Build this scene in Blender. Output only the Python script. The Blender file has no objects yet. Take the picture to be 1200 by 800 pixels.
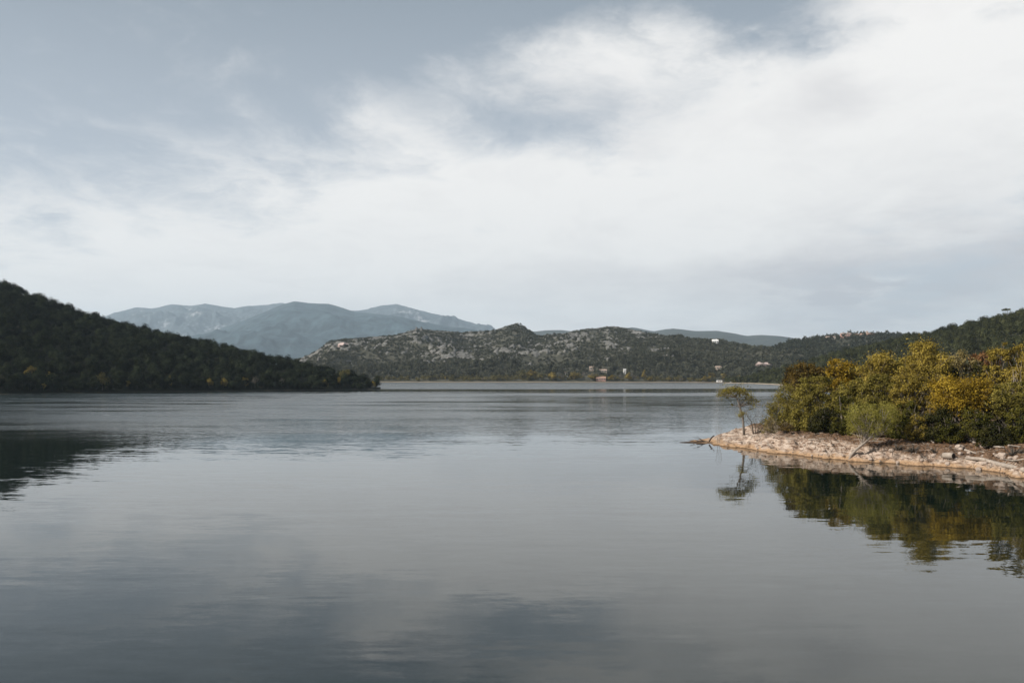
import bpy, math, random
import numpy as np
from mathutils import Vector

# ------------------------------------------------------------------ camera
F, HOR, CH = 1080.0, 440.0, 8.0           # focal length and horizon row in 1200x800 photo pixels, eye height in metres
KY = F / 900.0                            # depths below were read off at 900 px and scale with the focal length
scene = bpy.context.scene
col = scene.collection
cam_data = bpy.data.cameras.new('camera')
cam_data.sensor_width = 36.0
cam_data.lens = 36.0 * F / 1200.0
cam_data.shift_y = (HOR - 400.0) / 1200.0
cam_data.clip_start = 0.1
cam_data.clip_end = 40000.0
cam = bpy.data.objects.new('camera', cam_data)
cam.location = (0, 0, CH)
cam.rotation_euler = (math.radians(90), 0, 0)
col.objects.link(cam)
scene.camera = cam

# ------------------------------------------------------------------ sun, exposure
SUN_EL = math.radians(34)
SUN_AZ = math.radians(-113)               # clockwise from +Y; negative = to the left, a little behind the camera
to_sun = Vector((math.sin(SUN_AZ) * math.cos(SUN_EL), math.cos(SUN_AZ) * math.cos(SUN_EL), math.sin(SUN_EL)))
sd = bpy.data.lights.new('sun', 'SUN')
sd.energy = 5.0
sd.angle = math.radians(0.6)
sd.color = (1.0, 0.93, 0.83)
sun = bpy.data.objects.new('sun', sd)
sun.rotation_euler = to_sun.to_track_quat('Z', 'Y').to_euler()
sun.location = (-200, -50, 300)
col.objects.link(sun)

vs = scene.view_settings
vs.view_transform = 'Standard'
vs.look = 'None'
vs.exposure = 0.22
vs.gamma = 1.0
vs.use_curve_mapping = False
scene.render.engine = 'CYCLES'
cy = scene.cycles
cy.max_bounces = 6
cy.diffuse_bounces = 2
cy.glossy_bounces = 3
cy.transmission_bounces = 3
cy.volume_bounces = 1
cy.transparent_max_bounces = 4
cy.caustics_reflective = False
cy.caustics_refractive = False
cy.sample_clamp_indirect = 4.0
cy.use_denoising = True

# ------------------------------------------------------------------ node helpers
class NT:
    def __init__(self, tree):
        self.t = tree
        self.n = tree.nodes
    def node(self, kind, **kw):
        nd = self.n.new(kind)
        for k, v in kw.items():
            setattr(nd, k, v)
        return nd
    def put(self, sock, v):
        if v is None:
            return
        if isinstance(v, bpy.types.NodeSocket):
            self.t.links.new(v, sock)
        else:
            sock.default_value = v
    def math(self, op, a, b=None, c=None, clamp=False):
        nd = self.node('ShaderNodeMath', operation=op, use_clamp=clamp)
        for i, v in enumerate((a, b, c)):
            self.put(nd.inputs[i], v)
        return nd.outputs[0]
    def vec(self, op, a, b=None, scale=None):
        nd = self.node('ShaderNodeVectorMath', operation=op)
        self.put(nd.inputs[0], a)
        self.put(nd.inputs[1], b)
        if scale is not None:
            self.put(nd.inputs['Scale'], scale)
        return nd.outputs['Value' if op in ('LENGTH', 'DOT_PRODUCT', 'DISTANCE') else 'Vector']
    def xyz(self, x, y, z):
        nd = self.node('ShaderNodeCombineXYZ')
        for i, v in enumerate((x, y, z)):
            self.put(nd.inputs[i], v)
        return nd.outputs[0]
    def sep(self, v):
        nd = self.node('ShaderNodeSeparateXYZ')
        self.put(nd.inputs[0], v)
        return nd.outputs
    def noise(self, vec, scale, detail=3.0, rough=0.5, distort=0.0):
        nd = self.node('ShaderNodeTexNoise')
        self.put(nd.inputs['Vector'], vec)
        nd.inputs['Scale'].default_value = scale
        nd.inputs['Detail'].default_value = detail
        nd.inputs['Roughness'].default_value = rough
        nd.inputs['Distortion'].default_value = distort
        return nd.outputs
    def ramp(self, fac, stops, interp='LINEAR'):
        nd = self.node('ShaderNodeValToRGB')
        cr = nd.color_ramp
        cr.interpolation = interp
        while len(cr.elements) > 1:
            cr.elements.remove(cr.elements[-1])
        for i, (p, c) in enumerate(stops):
            e = cr.elements[0] if i == 0 else cr.elements.new(p)
            e.position = p
            e.color = (c, c, c, 1) if not isinstance(c, (tuple, list)) else (*c, 1)
        self.put(nd.inputs[0], fac)
        return nd.outputs[0]
    def mix(self, fac, a, b, mode='MIX'):
        nd = self.node('ShaderNodeMix', data_type='RGBA', blend_type=mode)
        self.put(nd.inputs[0], fac)
        for i, v in ((6, a), (7, b)):
            if isinstance(v, tuple) and len(v) == 3:
                v = (*v, 1)
            self.put(nd.inputs[i], v)
        return nd.outputs[2]
    def maprange(self, v, a, b, c=0.0, d=1.0, smooth=True):
        nd = self.node('ShaderNodeMapRange', interpolation_type='SMOOTHSTEP' if smooth else 'LINEAR')
        for i, x in enumerate((v, a, b, c, d)):
            self.put(nd.inputs[i], x)
        return nd.outputs[0]

def pix_dir(px, py):
    x, z = (px - 600) / F, (HOR - py) / F
    return math.atan2(x, 1.0), math.atan2(z, math.hypot(x, 1.0))

# ------------------------------------------------------------------ sky (Nishita with a broken cloud layer)
world = bpy.data.worlds.new('World')
scene.world = world
world.use_nodes = True
wt = world.node_tree
wt.nodes.clear()
W = NT(wt)
SKY_STRENGTH = 0.1
sky = W.node('ShaderNodeTexSky', sky_type='NISHITA')
sky.sun_disc = False
sky.sun_elevation = SUN_EL
sky.sun_rotation = SUN_AZ
sky.altitude = 200
sky.air_density = 1.0
sky.dust_density = 2.0
sky.ozone_density = 1.5
tc = W.node('ShaderNodeTexCoord')
d = W.vec('NORMALIZE', tc.outputs['Generated'])
dx, dy, dz = W.sep(d)
az = W.math('ARCTAN2', dx, dy)
el = W.math('ARCSINE', dz)
# a cloud deck seen in perspective: the direction carried up to a level sheet
zz = W.math('ADD', W.math('ABSOLUTE', dz), 0.16)
deck = W.xyz(W.math('DIVIDE', dx, zz), W.math('DIVIDE', dy, zz), 0.0)
warp = W.noise(deck, 0.9, 8, 0.62)['Color']
warpv = W.vec('SUBTRACT', warp, (0.5, 0.5, 0.5))
ae = W.xyz(az, el, 0.0)
ae_w = W.vec('ADD', ae, W.vec('MULTIPLY', warpv, (0.34, 0.22, 0.0)))

def blob(px, py, rx, ry, rot=0.0):
    a, e = pix_dir(px, py)
    mp = W.node('ShaderNodeMapping', vector_type='TEXTURE')
    mp.inputs['Location'].default_value = (a, e, 0)
    mp.inputs['Rotation'].default_value = (0, 0, math.radians(rot))
    mp.inputs['Scale'].default_value = (rx / F, ry / F, 1)
    W.put(mp.inputs['Vector'], ae_w)
    l2 = W.vec('DOT_PRODUCT', mp.outputs[0], mp.outputs[0])
    return W.math('EXPONENT', W.math('MULTIPLY', l2, -1.0))

def field(base, items):
    acc = base
    for (px, py, rx, ry, rot, w) in items:
        acc = W.math('MULTIPLY_ADD', blob(px, py, rx, ry, rot), w, acc)
    return acc

wisp = W.noise(W.vec('MULTIPLY', W.vec('ADD', deck, W.vec('SCALE', warpv, scale=0.6)), (1.0, 0.7, 1)), 2.6, 12, 0.64, 0.35)['Fac']
wispc = W.math('SUBTRACT', wisp, 0.5)
cov = field(W.math('MULTIPLY_ADD', wispc, 1.65, W.maprange(el, 0.33, 0.75, 0.40, 0.05)), [
    (560, 285, 330, 105, 8, 0.75), (960, 165, 250, 120, 10, 0.75), (740, 60, 170, 60, 10, 0.42),
    (1130, 70, 140, 110, 0, 0.55), (430, 165, 60, 45, 40, 0.20), (150, 372, 520, 70, 0, 0.75),
    (120, 262, 260, 60, 0, 0.22), (180, 110, 330, 120, 0, -0.18), (885, 15, 85, 50, 0, -0.78), (640, 150, 130, 45, 0, -0.34),
    (560, -5, 220, 45, 0, -0.45), (955, 108, 45, 22, 0, -0.35), (300, 30, 260, 70, 0, -0.20),
    (800, 385, 500, 60, 0, 0.45)])
shade = field(W.math('MULTIPLY', wispc, 0.9), [
    (1120, 285, 200, 48, 4, 0.70), (900, 340, 330, 45, 0, 0.45), (1150, 345, 220, 40, 0, 0.45), (960, 110, 50, 30, 0, 0.35),
    (700, 130, 120, 40, 0, 0.25), (1150, 90, 160, 60, 0, 0.12), (1060, 330, 40, 8, 0, -0.5), (1095, 298, 22, 9, 0, -0.8),
    (940, 345, 110, 10, 0, -0.3)])
covf = W.maprange(cov, 0.15, 0.98)
K = 1.0 / SKY_STRENGTH
clear = W.mix(0.85, sky.outputs[0], (0.485 * K, 0.525 * K, 0.58 * K))
elr = W.maprange(el, 0.10, 0.55)
clear = W.mix(W.math('MULTIPLY', elr, 0.85), clear, W.mix(0.85, sky.outputs[0], (0.125 * K, 0.165 * K, 0.195 * K)))
cloud = W.mix(W.math('MULTIPLY', shade, 1.0, clamp=True), (0.85 * K, 0.835 * K, 0.815 * K), (0.51 * K, 0.50 * K, 0.52 * K))
skycol = W.mix(covf, clear, cloud)
bg = W.node('ShaderNodeBackground')
bg.inputs['Strength'].default_value = SKY_STRENGTH
W.put(bg.inputs['Color'], skycol)
wo = W.node('ShaderNodeOutputWorld')
W.put(wo.inputs['Surface'], bg.outputs[0])

# ------------------------------------------------------------------ numeric noise
_r = np.random.RandomState(11)
_perm = np.concatenate([_r.permutation(512)] * 2)
_g = _r.uniform(0, 2 * np.pi, 512)
_gx, _gy = np.cos(_g), np.sin(_g)
def perlin(x, y, seed=0):
    x = np.asarray(x, float) + seed * 37.7
    y = np.asarray(y, float) + seed * 91.3
    xi, yi = np.floor(x).astype(int), np.floor(y).astype(int)
    xf, yf = x - xi, y - yi
    u, v = xf * xf * xf * (xf * (xf * 6 - 15) + 10), yf * yf * yf * (yf * (yf * 6 - 15) + 10)
    def g(ix, iy, fx, fy):
        h = _perm[(_perm[ix & 511] + iy) & 511]
        return _gx[h] * fx + _gy[h] * fy
    a, b = g(xi, yi, xf, yf), g(xi + 1, yi, xf - 1, yf)
    c, e = g(xi, yi + 1, xf, yf - 1), g(xi + 1, yi + 1, xf - 1, yf - 1)
    return (a + u * (b - a)) * (1 - v) + (c + u * (e - c)) * v
def fbm(x, y, octv=5, seed=0, gain=0.5):
    s, amp = 0, 1.0
    for o in range(octv):
        s = s + amp * perlin(x * 2 ** o, y * 2 ** o, seed + o)
        amp *= gain
    return s
def ridged(x, y, octv=5, seed=0, gain=0.5):
    s, amp = 0, 1.0
    for o in range(octv):
        s = s + amp * (1 - 2.2 * np.abs(perlin(x * 2 ** o, y * 2 ** o, seed + o)))
        amp *= gain
    return s / 2
def sstep(a, b, x):
    t = np.clip((x - a) / (b - a), 0, 1)
    return t * t * (3 - 2 * t)

# ------------------------------------------------------------------ object helpers
def tag(o, label=None, cat=None, group=None, kind=None):
    if label: o['label'] = label
    if cat: o['category'] = cat
    if group: o['group'] = group
    if kind: o['kind'] = kind
    return o
def empty(name, loc):
    o = bpy.data.objects.new(name, None)
    o.empty_display_size = 0.3
    o.location = loc
    col.objects.link(o)
    return o
def link(name, me, parent=None, loc=(0, 0, 0)):
    o = bpy.data.objects.new(name, me)
    o.location = loc
    col.objects.link(o)
    if parent is not None:
        o.parent = parent
    return o
def mesh_np(name, V, Q, mat, smooth=False, rnd=None):
    V = np.ascontiguousarray(V, dtype=np.float32)
    Q = np.ascontiguousarray(Q, dtype=np.int32)
    k = Q.shape[1]
    me = bpy.data.meshes.new(name)
    me.vertices.add(len(V)); me.vertices.foreach_set('co', V.ravel())
    me.loops.add(Q.size); me.loops.foreach_set('vertex_index', Q.ravel())
    me.polygons.add(len(Q))
    me.polygons.foreach_set('loop_start', np.arange(0, Q.size, k, dtype=np.int32))
    me.polygons.foreach_set('loop_total', np.full(len(Q), k, dtype=np.int32))
    me.polygons.foreach_set('use_smooth', np.full(len(Q), smooth, dtype=bool))
    if rnd is not None:
        at = me.attributes.new('rnd', 'FLOAT', 'FACE')
        at.data.foreach_set('value', np.ascontiguousarray(rnd, dtype=np.float32))
    me.update(calc_edges=True)
    me.validate()
    if mat: me.materials.append(mat)
    return me
def grid_mesh(name, X, Y, Z, mat, smooth=True):
    n, m = X.shape
    V = np.stack([X, Y, Z], -1).reshape(-1, 3)
    i = np.arange(n * m).reshape(n, m)
    Q = np.stack([i[:-1, :-1], i[:-1, 1:], i[1:, 1:], i[1:, :-1]], -1).reshape(-1, 4)
    return mesh_np(name, V, Q, mat, smooth)
class MB:
    """collects boxes, prisms and tubes into one mesh"""
    def __init__(self): self.v, self.f = [], []
    def add(self, vs_, fs):
        b = len(self.v); self.v += [tuple(p) for p in vs_]; self.f += [tuple(b + i for i in q) for q in fs]
        return self
    def box(self, x0, x1, y0, y1, z0, z1):
        return self.add([(x, y, z) for z in (z0, z1) for y in (y0, y1) for x in (x0, x1)],
                        [(0, 2, 3, 1), (4, 5, 7, 6), (0, 1, 5, 4), (2, 6, 7, 3), (0, 4, 6, 2), (1, 3, 7, 5)])
    def gable(self, x0, x1, y0, y1, z0, z1):
        ym = (y0 + y1) / 2
        return self.add([(x0, y0, z0), (x1, y0, z0), (x1, y1, z0), (x0, y1, z0), (x0, ym, z1), (x1, ym, z1)],
                        [(0, 1, 5, 4), (2, 3, 4, 5), (0, 4, 3), (1, 2, 5), (0, 3, 2, 1)])
    def tube(self, pts, rad, n=6):
        pts = [Vector(p) for p in pts]
        if not hasattr(rad, '__len__'): rad = [rad] * len(pts)
        b = len(self.v)
        for i, p in enumerate(pts):
            t = (pts[min(i + 1, len(pts) - 1)] - pts[max(i - 1, 0)])
            if t.length < 1e-6: t = Vector((0, 0, 1))
            t.normalize()
            a = t.cross(Vector((0, 1, 0)) if abs(t.y) < 0.9 else Vector((1, 0, 0))).normalized()
            c = t.cross(a)
            for k in range(n):
                w = 2 * math.pi * k / n
                self.v.append(tuple(p + (a * math.cos(w) + c * math.sin(w)) * rad[i]))
        for i in range(len(pts) - 1):
            for k in range(n):
                k2 = (k + 1) % n
                self.f.append((b + i * n + k, b + i * n + k2, b + (i + 1) * n + k2, b + (i + 1) * n + k))
        self.f.append(tuple(b + k for k in range(n))[::-1])
        self.f.append(tuple(b + (len(pts) - 1) * n + k for k in range(n)))
        return self
    def mesh(self, name, mat, smooth=False):
        me = bpy.data.meshes.new(name)
        me.from_pydata(self.v, [], self.f)
        me.polygons.foreach_set('use_smooth', np.full(len(me.polygons), smooth, dtype=bool))
        me.update()
        if mat: me.materials.append(mat)
        return me
    def build(self, name, mat, parent=None, loc=(0, 0, 0), smooth=False):
        return link(name, self.mesh(name, mat, smooth), parent, loc)

def at(px, py, Y):
    """the point seen at a photo pixel at depth Y"""
    return Vector(((px - 600) / F * Y, Y, CH + (HOR - py) / F * Y))

# ------------------------------------------------------------------ materials
def material(name):
    m = bpy.data.materials.new(name)
    m.use_nodes = True
    m.node_tree.nodes.clear()
    return m, NT(m.node_tree)
def out(N, surf, vol=None, disp=None):
    o = N.node('ShaderNodeOutputMaterial')
    if surf is not None: N.put(o.inputs['Surface'], surf)
    if vol is not None: N.put(o.inputs['Volume'], vol)
def principled(N, colour, rough=0.8, spec=0.3, normal=None):
    p = N.node('ShaderNodeBsdfPrincipled')
    if isinstance(colour, tuple) and len(colour) == 3: colour = (*colour, 1)
    N.put(p.inputs['Base Color'], colour)
    N.put(p.inputs['Roughness'], rough)
    N.put(p.inputs['Specular IOR Level'], spec)
    if normal is not None: N.put(p.inputs['Normal'], normal)
    return p.outputs[0]
def bump(N, h, strength=0.5, dist=0.1):
    b = N.node('ShaderNodeBump')
    b.inputs['Strength'].default_value = strength
    b.inputs['Distance'].default_value = dist
    N.put(b.inputs['Height'], h)
    return b.outputs[0]
def plain(name, c, rough=0.7, var=0.15, scale=2.0):
    m, N = material(name)
    t = N.node('ShaderNodeTexCoord').outputs['Object']
    n = N.noise(t, scale, 4, 0.6)['Fac']
    lo, hi = tuple(x * (1 - var) for x in c), tuple(x * (1 + var) for x in c)
    out(N, principled(N, N.ramp(n, [(0.3, lo), (0.7, hi)]), rough))
    return m
def leaf_mat(name, stops, clump=0.8, trans=0.28, objvar=0.35, rndw=0.45):
    m, N = material(name)
    t = N.node('ShaderNodeTexCoord').outputs['Object']
    n = N.noise(t, clump, 2, 0.5)['Fac']
    a = N.node('ShaderNodeAttribute', attribute_name='rnd').outputs['Fac']
    oi = N.node('ShaderNodeObjectInfo').outputs['Random']
    f = N.math('MULTIPLY_ADD', N.maprange(n, 0.3, 0.7), 1 - rndw, N.math('MULTIPLY', a, rndw))
    c = N.ramp(f, stops)
    k = N.math('MULTIPLY_ADD', oi, objvar * 2, 1 - objvar)
    c = N.mix(1.0, c, N.xyz(k, k, k), 'MULTIPLY')
    df = N.node('ShaderNodeBsdfDiffuse'); N.put(df.inputs[0], c)
    tr = N.node('ShaderNodeBsdfTranslucent'); N.put(tr.inputs[0], c)
    mx = N.node('ShaderNodeMixShader'); mx.inputs[0].default_value = trans
    N.put(mx.inputs[1], df.outputs[0]); N.put(mx.inputs[2], tr.outputs[0])
    out(N, mx.outputs[0])
    return m

M = {}
M['bark_pale'] = plain('bark_pale', (0.17, 0.145, 0.12), 0.85, 0.3, 3)
M['bark_dark'] = plain('bark_dark', (0.09, 0.075, 0.06), 0.9, 0.3, 3)
M['bark_black'] = plain('bark_black', (0.03, 0.026, 0.022), 0.95, 0.3, 3)
M['driftwood'] = plain('driftwood', (0.33, 0.28, 0.235), 0.85, 0.25, 4)
M['deadwood'] = plain('deadwood', (0.07, 0.055, 0.045), 0.9, 0.3, 4)
M['hollow'] = plain('hollow', (0.02, 0.015, 0.012), 0.95)  # near-black colour standing for the shade inside a log
M['stone'] = plain('stone', (0.36, 0.29, 0.24), 0.85, 0.3, 2.5)
M['grey_rock'] = plain('grey_rock', (0.165, 0.16, 0.152), 0.9, 0.3, 0.3)
M['pink_rock'] = plain('pink_rock', (0.46, 0.36, 0.33), 0.9, 0.25, 0.3)
M['oak'] = leaf_mat('oak_leaves', [(0.0, (0.012, 0.014, 0.008)), (0.5, (0.021, 0.027, 0.015)), (1.0, (0.055, 0.060, 0.034))], 0.35, 0.05, 0.6)
M['scrub'] = leaf_mat('scrub_leaves', [(0.0, (0.038, 0.041, 0.030)), (0.6, (0.076, 0.077, 0.055)), (1.0, (0.13, 0.125, 0.09))], 0.3, 0.1, 0.4)
M['pine'] = leaf_mat('pine_needles', [(0.0, (0.026, 0.031, 0.022)), (0.6, (0.052, 0.056, 0.040)), (1.0, (0.085, 0.085, 0.06))], 0.3, 0.1, 0.35)
M['hillwood'] = leaf_mat('hillside_leaves', [(0.0, (0.024, 0.028, 0.013)), (0.6, (0.056, 0.060, 0.027)), (1.0, (0.105, 0.10, 0.046))], 0.3, 0.1, 0.4)
M['gold'] = leaf_mat('gold_leaves', [(0.0, (0.075, 0.055, 0.010)), (0.45, (0.25, 0.19, 0.042)), (0.8, (0.39, 0.295, 0.06)), (1.0, (0.50, 0.39, 0.11))], 0.7, 0.3, 0.12)
M['amber'] = leaf_mat('amber_leaves', [(0.0, (0.09, 0.055, 0.010)), (0.45, (0.27, 0.18, 0.024)), (0.8, (0.42, 0.285, 0.036)), (1.0, (0.50, 0.36, 0.06))], 0.7, 0.3, 0.12)
M['olive'] = leaf_mat('olive_leaves', [(0.0, (0.045, 0.042, 0.010)), (0.5, (0.185, 0.155, 0.036)), (0.85, (0.30, 0.25, 0.06)), (1.0, (0.40, 0.33, 0.09))], 0.7, 0.3, 0.12)
M['green'] = leaf_mat('green_leaves', [(0.0, (0.020, 0.026, 0.008)), (0.5, (0.085, 0.080, 0.018)), (0.85, (0.16, 0.14, 0.028)), (1.0, (0.24, 0.19, 0.04))], 0.7, 0.25, 0.12)
M['dark'] = leaf_mat('dark_leaves', [(0.0, (0.012, 0.016, 0.006)), (0.6, (0.048, 0.046, 0.016)), (1.0, (0.10, 0.09, 0.028))], 0.7, 0.15, 0.12)
M['brown'] = leaf_mat('brown_leaves', [(0.0, (0.045, 0.032, 0.012)), (0.5, (0.12, 0.082, 0.024)), (1.0, (0.22, 0.15, 0.045))], 0.7, 0.25, 0.12)
M['russet'] = leaf_mat('russet_leaves', [(0.0, (0.10, 0.05, 0.022)), (0.5, (0.24, 0.12, 0.05)), (1.0, (0.36, 0.22, 0.11))], 0.7, 0.25, 0.12)
M['tan'] = leaf_mat('tan_leaves', [(0.0, (0.13, 0.10, 0.04)), (0.5, (0.25, 0.20, 0.08)), (1.0, (0.38, 0.31, 0.16))], 0.7, 0.25, 0.12)
M['willow'] = leaf_mat('willow_leaves', [(0.0, (0.14, 0.13, 0.024)), (0.5, (0.29, 0.265, 0.06)), (1.0, (0.42, 0.37, 0.11))], 0.8, 0.35, 0.1)
M['far_yellow'] = leaf_mat('far_yellow_leaves', [(0.0, (0.10, 0.08, 0.02)), (0.5, (0.23, 0.175, 0.05)), (1.0, (0.36, 0.27, 0.08))], 0.3, 0.25, 0.2)
M['far_olive'] = leaf_mat('far_olive_leaves', [(0.0, (0.06, 0.056, 0.024)), (0.5, (0.13, 0.115, 0.048)), (1.0, (0.21, 0.175, 0.075))], 0.3, 0.25, 0.2)
M['far_grey'] = leaf_mat('far_grey_twigs', [(0.0, (0.10, 0.09, 0.075)), (1.0, (0.22, 0.20, 0.17))], 0.3, 0.2, 0.2)

def hill_mat(name, soil, rock, rock_amt, sand=None, sand_z=1.0, rscale=0.02, attr=False, lo=0.6, hi=1.35):
    m, N = material(name)
    g = N.node('ShaderNodeNewGeometry')
    P = g.outputs['Position']
    n1 = N.noise(P, rscale, 6, 0.62)['Fac']
    n2 = N.noise(P, rscale * 7, 5, 0.6)['Fac']
    c = N.ramp(n2, [(0.3, tuple(x * lo for x in soil)), (0.7, tuple(x * hi for x in soil))])
    rk = N.ramp(n2, [(0.3, tuple(x * 0.6 for x in rock)), (0.7, tuple(x * 1.2 for x in rock))])
    f = N.maprange(N.math('ADD', N.math('MULTIPLY', n1, 0.6), N.math('MULTIPLY', n2, 0.4)), 0.62 - rock_amt, 0.70 - rock_amt)
    if attr: f = N.maprange(N.math('MULTIPLY', N.node('ShaderNodeAttribute', attribute_name='rock').outputs['Fac'], N.maprange(N.noise(P, .25, 4, .6)['Fac'], .3, .5)), .25, .6)
    c = N.mix(f, c, rk)
    if sand is not None:
        z = N.sep(P)[2]
        zz_ = N.math('ADD', z, N.math('MULTIPLY', N.math('SUBTRACT', n2, 0.5), -sand_z))
        c = N.mix(N.maprange(zz_, sand_z * 0.8, sand_z * 1.3), sand, c)
    out(N, principled(N, c, 0.95, 0.1, bump(N, n2, 0.5, 1.0 / max(rscale, 1e-4) / 40)))
    return m
M['hill_left'] = hill_mat('left_hill_soil', (0.016, 0.018, 0.011), (0.03, 0.03, 0.022), -0.1, (0.055, 0.05, 0.042), 0.3)
M['hill_grey'] = hill_mat('rocky_hill_soil', (0.075, 0.073, 0.056), (0.17, 0.165, 0.155), 0.03, (0.30, 0.24, 0.18), 0.5, 0.012, True)
M['hill_village'] = hill_mat('village_ridge_soil', (0.065, 0.064, 0.046), (0.28, 0.24, 0.21), 0.02, (0.30, 0.24, 0.18), 0.5)
M['hill_right'] = hill_mat('right_hill_soil', (0.045, 0.046, 0.026), (0.15, 0.13, 0.10), -0.1, (0.36, 0.30, 0.24), 0.6)
M['mountain'] = hill_mat('mountain_slopes', (0.032, 0.050, 0.060), (0.05, 0.07, 0.08), 0.0, None, 1, 0.0012, False, 0.3, 1.9)  # wide tone spread painted in to stand for gully shading
M['mountain_back'] = hill_mat('mountain_crags', (0.06, 0.075, 0.085), (0.30, 0.30, 0.31), 0.07, None, 1, 0.0030, False, 0.4, 1.6)  # soil tones spread wider here too, painting relief shading into the colour
M['far_hill'] = hill_mat('far_hill_slopes', (0.05, 0.055, 0.048), (0.07, 0.075, 0.07), 0.0, None, 1, 0.002)
M['valley'] = hill_mat('valley_soil', (0.06, 0.06, 0.04), (0.09, 0.085, 0.06), 0.0, None, 1, 0.01)

# lake bank: pale eroded rock, tan wet foot, brown leaf litter on top
m, N = material('bank_rock'); M['bank'] = m
P = N.node('ShaderNodeNewGeometry').outputs['Position']
z = N.sep(P)[2]
n1 = N.noise(P, 0.7, 6, 0.65)['Fac']
n2 = N.noise(P, 5.0, 5, 0.65)['Fac']
n3 = N.noise(N.vec('MULTIPLY', P, (1.0, 0.5, 3.0)), 1.6, 6, 0.7)['Fac']
rockc = N.ramp(n3, [(0.34, (0.075, 0.045, 0.030)), (0.43, (0.24, 0.165, 0.12)), (0.53, (0.42, 0.335, 0.27)), (0.70, (0.56, 0.475, 0.405))])
zj = N.math('ADD', z, N.math('MULTIPLY', N.math('SUBTRACT', n1, 0.5), 0.9))
foot = N.ramp(n2, [(0.3, (0.26, 0.16, 0.09)), (0.7, (0.46, 0.31, 0.19))])
c = N.mix(N.maprange(zj, 0.12, 0.5), foot, rockc)
wet = N.maprange(N.math('ADD', z, N.math('MULTIPLY', N.math('SUBTRACT', n2, 0.5), 0.1)), 0.02, 0.10)
c = N.mix(wet, (0.12, 0.075, 0.045), c)
litter = N.ramp(n2, [(0.25, (0.045, 0.03, 0.02)), (0.5, (0.13, 0.08, 0.05)), (0.75, (0.27, 0.18, 0.12))])
zl = N.math('ADD', zj, N.maprange(N.math('ADD', N.sep(P)[0], N.math('MULTIPLY', n1, 4.0)), 34.5, 38.5, 0.0, 0.75))
c = N.mix(N.maprange(zl, 1.2, 1.8), c, litter)
out(N, principled(N, c, 0.9, 0.15, bump(N, n2, 0.7, 0.12)))

# lake water: dark, still near the camera, ruffled in wind lanes farther out
m, N = material('lake_water'); M['water'] = m
P = N.node('ShaderNodeNewGeometry').outputs['Position']
px_, py_, pz_ = N.sep(P)
def slope(scale_xy, detail, amp):
    c_ = N.noise(N.vec('MULTIPLY', P, (scale_xy[0], scale_xy[1], 1.0)), 1.0, detail, 0.5)['Color']
    return N.vec('SCALE', N.vec('SUBTRACT', c_, (0.5, 0.5, 0.5)), scale=amp)
lane = N.noise(N.vec('MULTIPLY', P, (0.004, 0.022, 1.0)), 1.0, 4, 0.55)['Fac']
lane2 = N.noise(N.vec('MULTIPLY', P, (0.02, 0.07, 1.0)), 1.0, 4, 0.6)['Fac']
ywarp = N.math('MULTIPLY_ADD', N.math('SUBTRACT', lane, 0.5), N.math('MULTIPLY', py_, 0.30), py_)
wy = N.ramp(N.math('DIVIDE', ywarp, 1000.0 * KY), [
    (0.0, 0.07), (0.045, 0.06), (0.085, 0.08), (0.11, 0.42), (0.15, 0.66), (0.22, 0.62), (0.30, 0.78),
    (0.345, 0.95), (0.375, 0.30), (0.45, 0.20), (0.475, 0.9), (0.52, 1.0), (1.0, 1.0)])
# a calmer lane in the lee of the rocky hill, out in mid-lake
lee = N.math('MULTIPLY', N.maprange(N.math('MULTIPLY_ADD', N.math('SUBTRACT', lane, 0.5), 160.0, px_), -45.0, 25.0), N.maprange(py_, 330.0 * KY, 290.0 * KY))
wind = N.math('MULTIPLY', N.math('MULTIPLY', wy, N.math('MULTIPLY_ADD', lee, -0.55, 1.0)), N.maprange(lane2, 0.25, 0.75, 0.5, 1.4))
chop = N.vec('SCALE', N.vec('ADD', slope((2.2, 4.5), 2, 0.24), slope((9.0, 16.0), 2, 0.30)), scale=wind)
swell = N.vec('SCALE', N.vec('ADD', slope((0.22, 0.95), 2, 0.042), slope((0.9, 2.6), 2, 0.032)),
              scale=N.maprange(lane2, 0.35, 0.7, 0.25, 1.3))
sl = N.vec('MULTIPLY', N.vec('ADD', chop, swell), (1.0, 1.0, 0.0))
nrm = N.vec('NORMALIZE', N.vec('ADD', sl, (0.0, 0.0, 1.0)))
p = N.node('ShaderNodeBsdfPrincipled')
p.inputs['Base Color'].default_value = (0.005, 0.011, 0.009, 1)
N.put(p.inputs['Roughness'], N.math('MULTIPLY_ADD', N.maprange(wind, 0.12, 1.0, 0.0, 1.0, False), 0.30, 0.02))
p.inputs['IOR'].default_value = 1.333
N.put(p.inputs['Normal'], nrm)
out(N, p.outputs[0])

# ------------------------------------------------------------------ the setting: ground sheets, lake, hills
def sheet(name, x0, x1, y0, y1, z, mat, n=24):
    X, Y = np.meshgrid(np.linspace(x0, x1, n), np.linspace(y0, y1, n))
    return tag(link(name, grid_mesh(name, X, Y, np.full_like(X, z), mat)), kind='structure')
sheet('ground', -9900, 9900, -600, 17900, -7.0, M['valley'])
sheet('valley_ground', -9890, 9890, 1060 * KY, 17890, 0.9, M['valley'])
sheet('lake_water', -1500, 1500, -580, 1100 * KY, 0.0, M['water'], 8)

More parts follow.
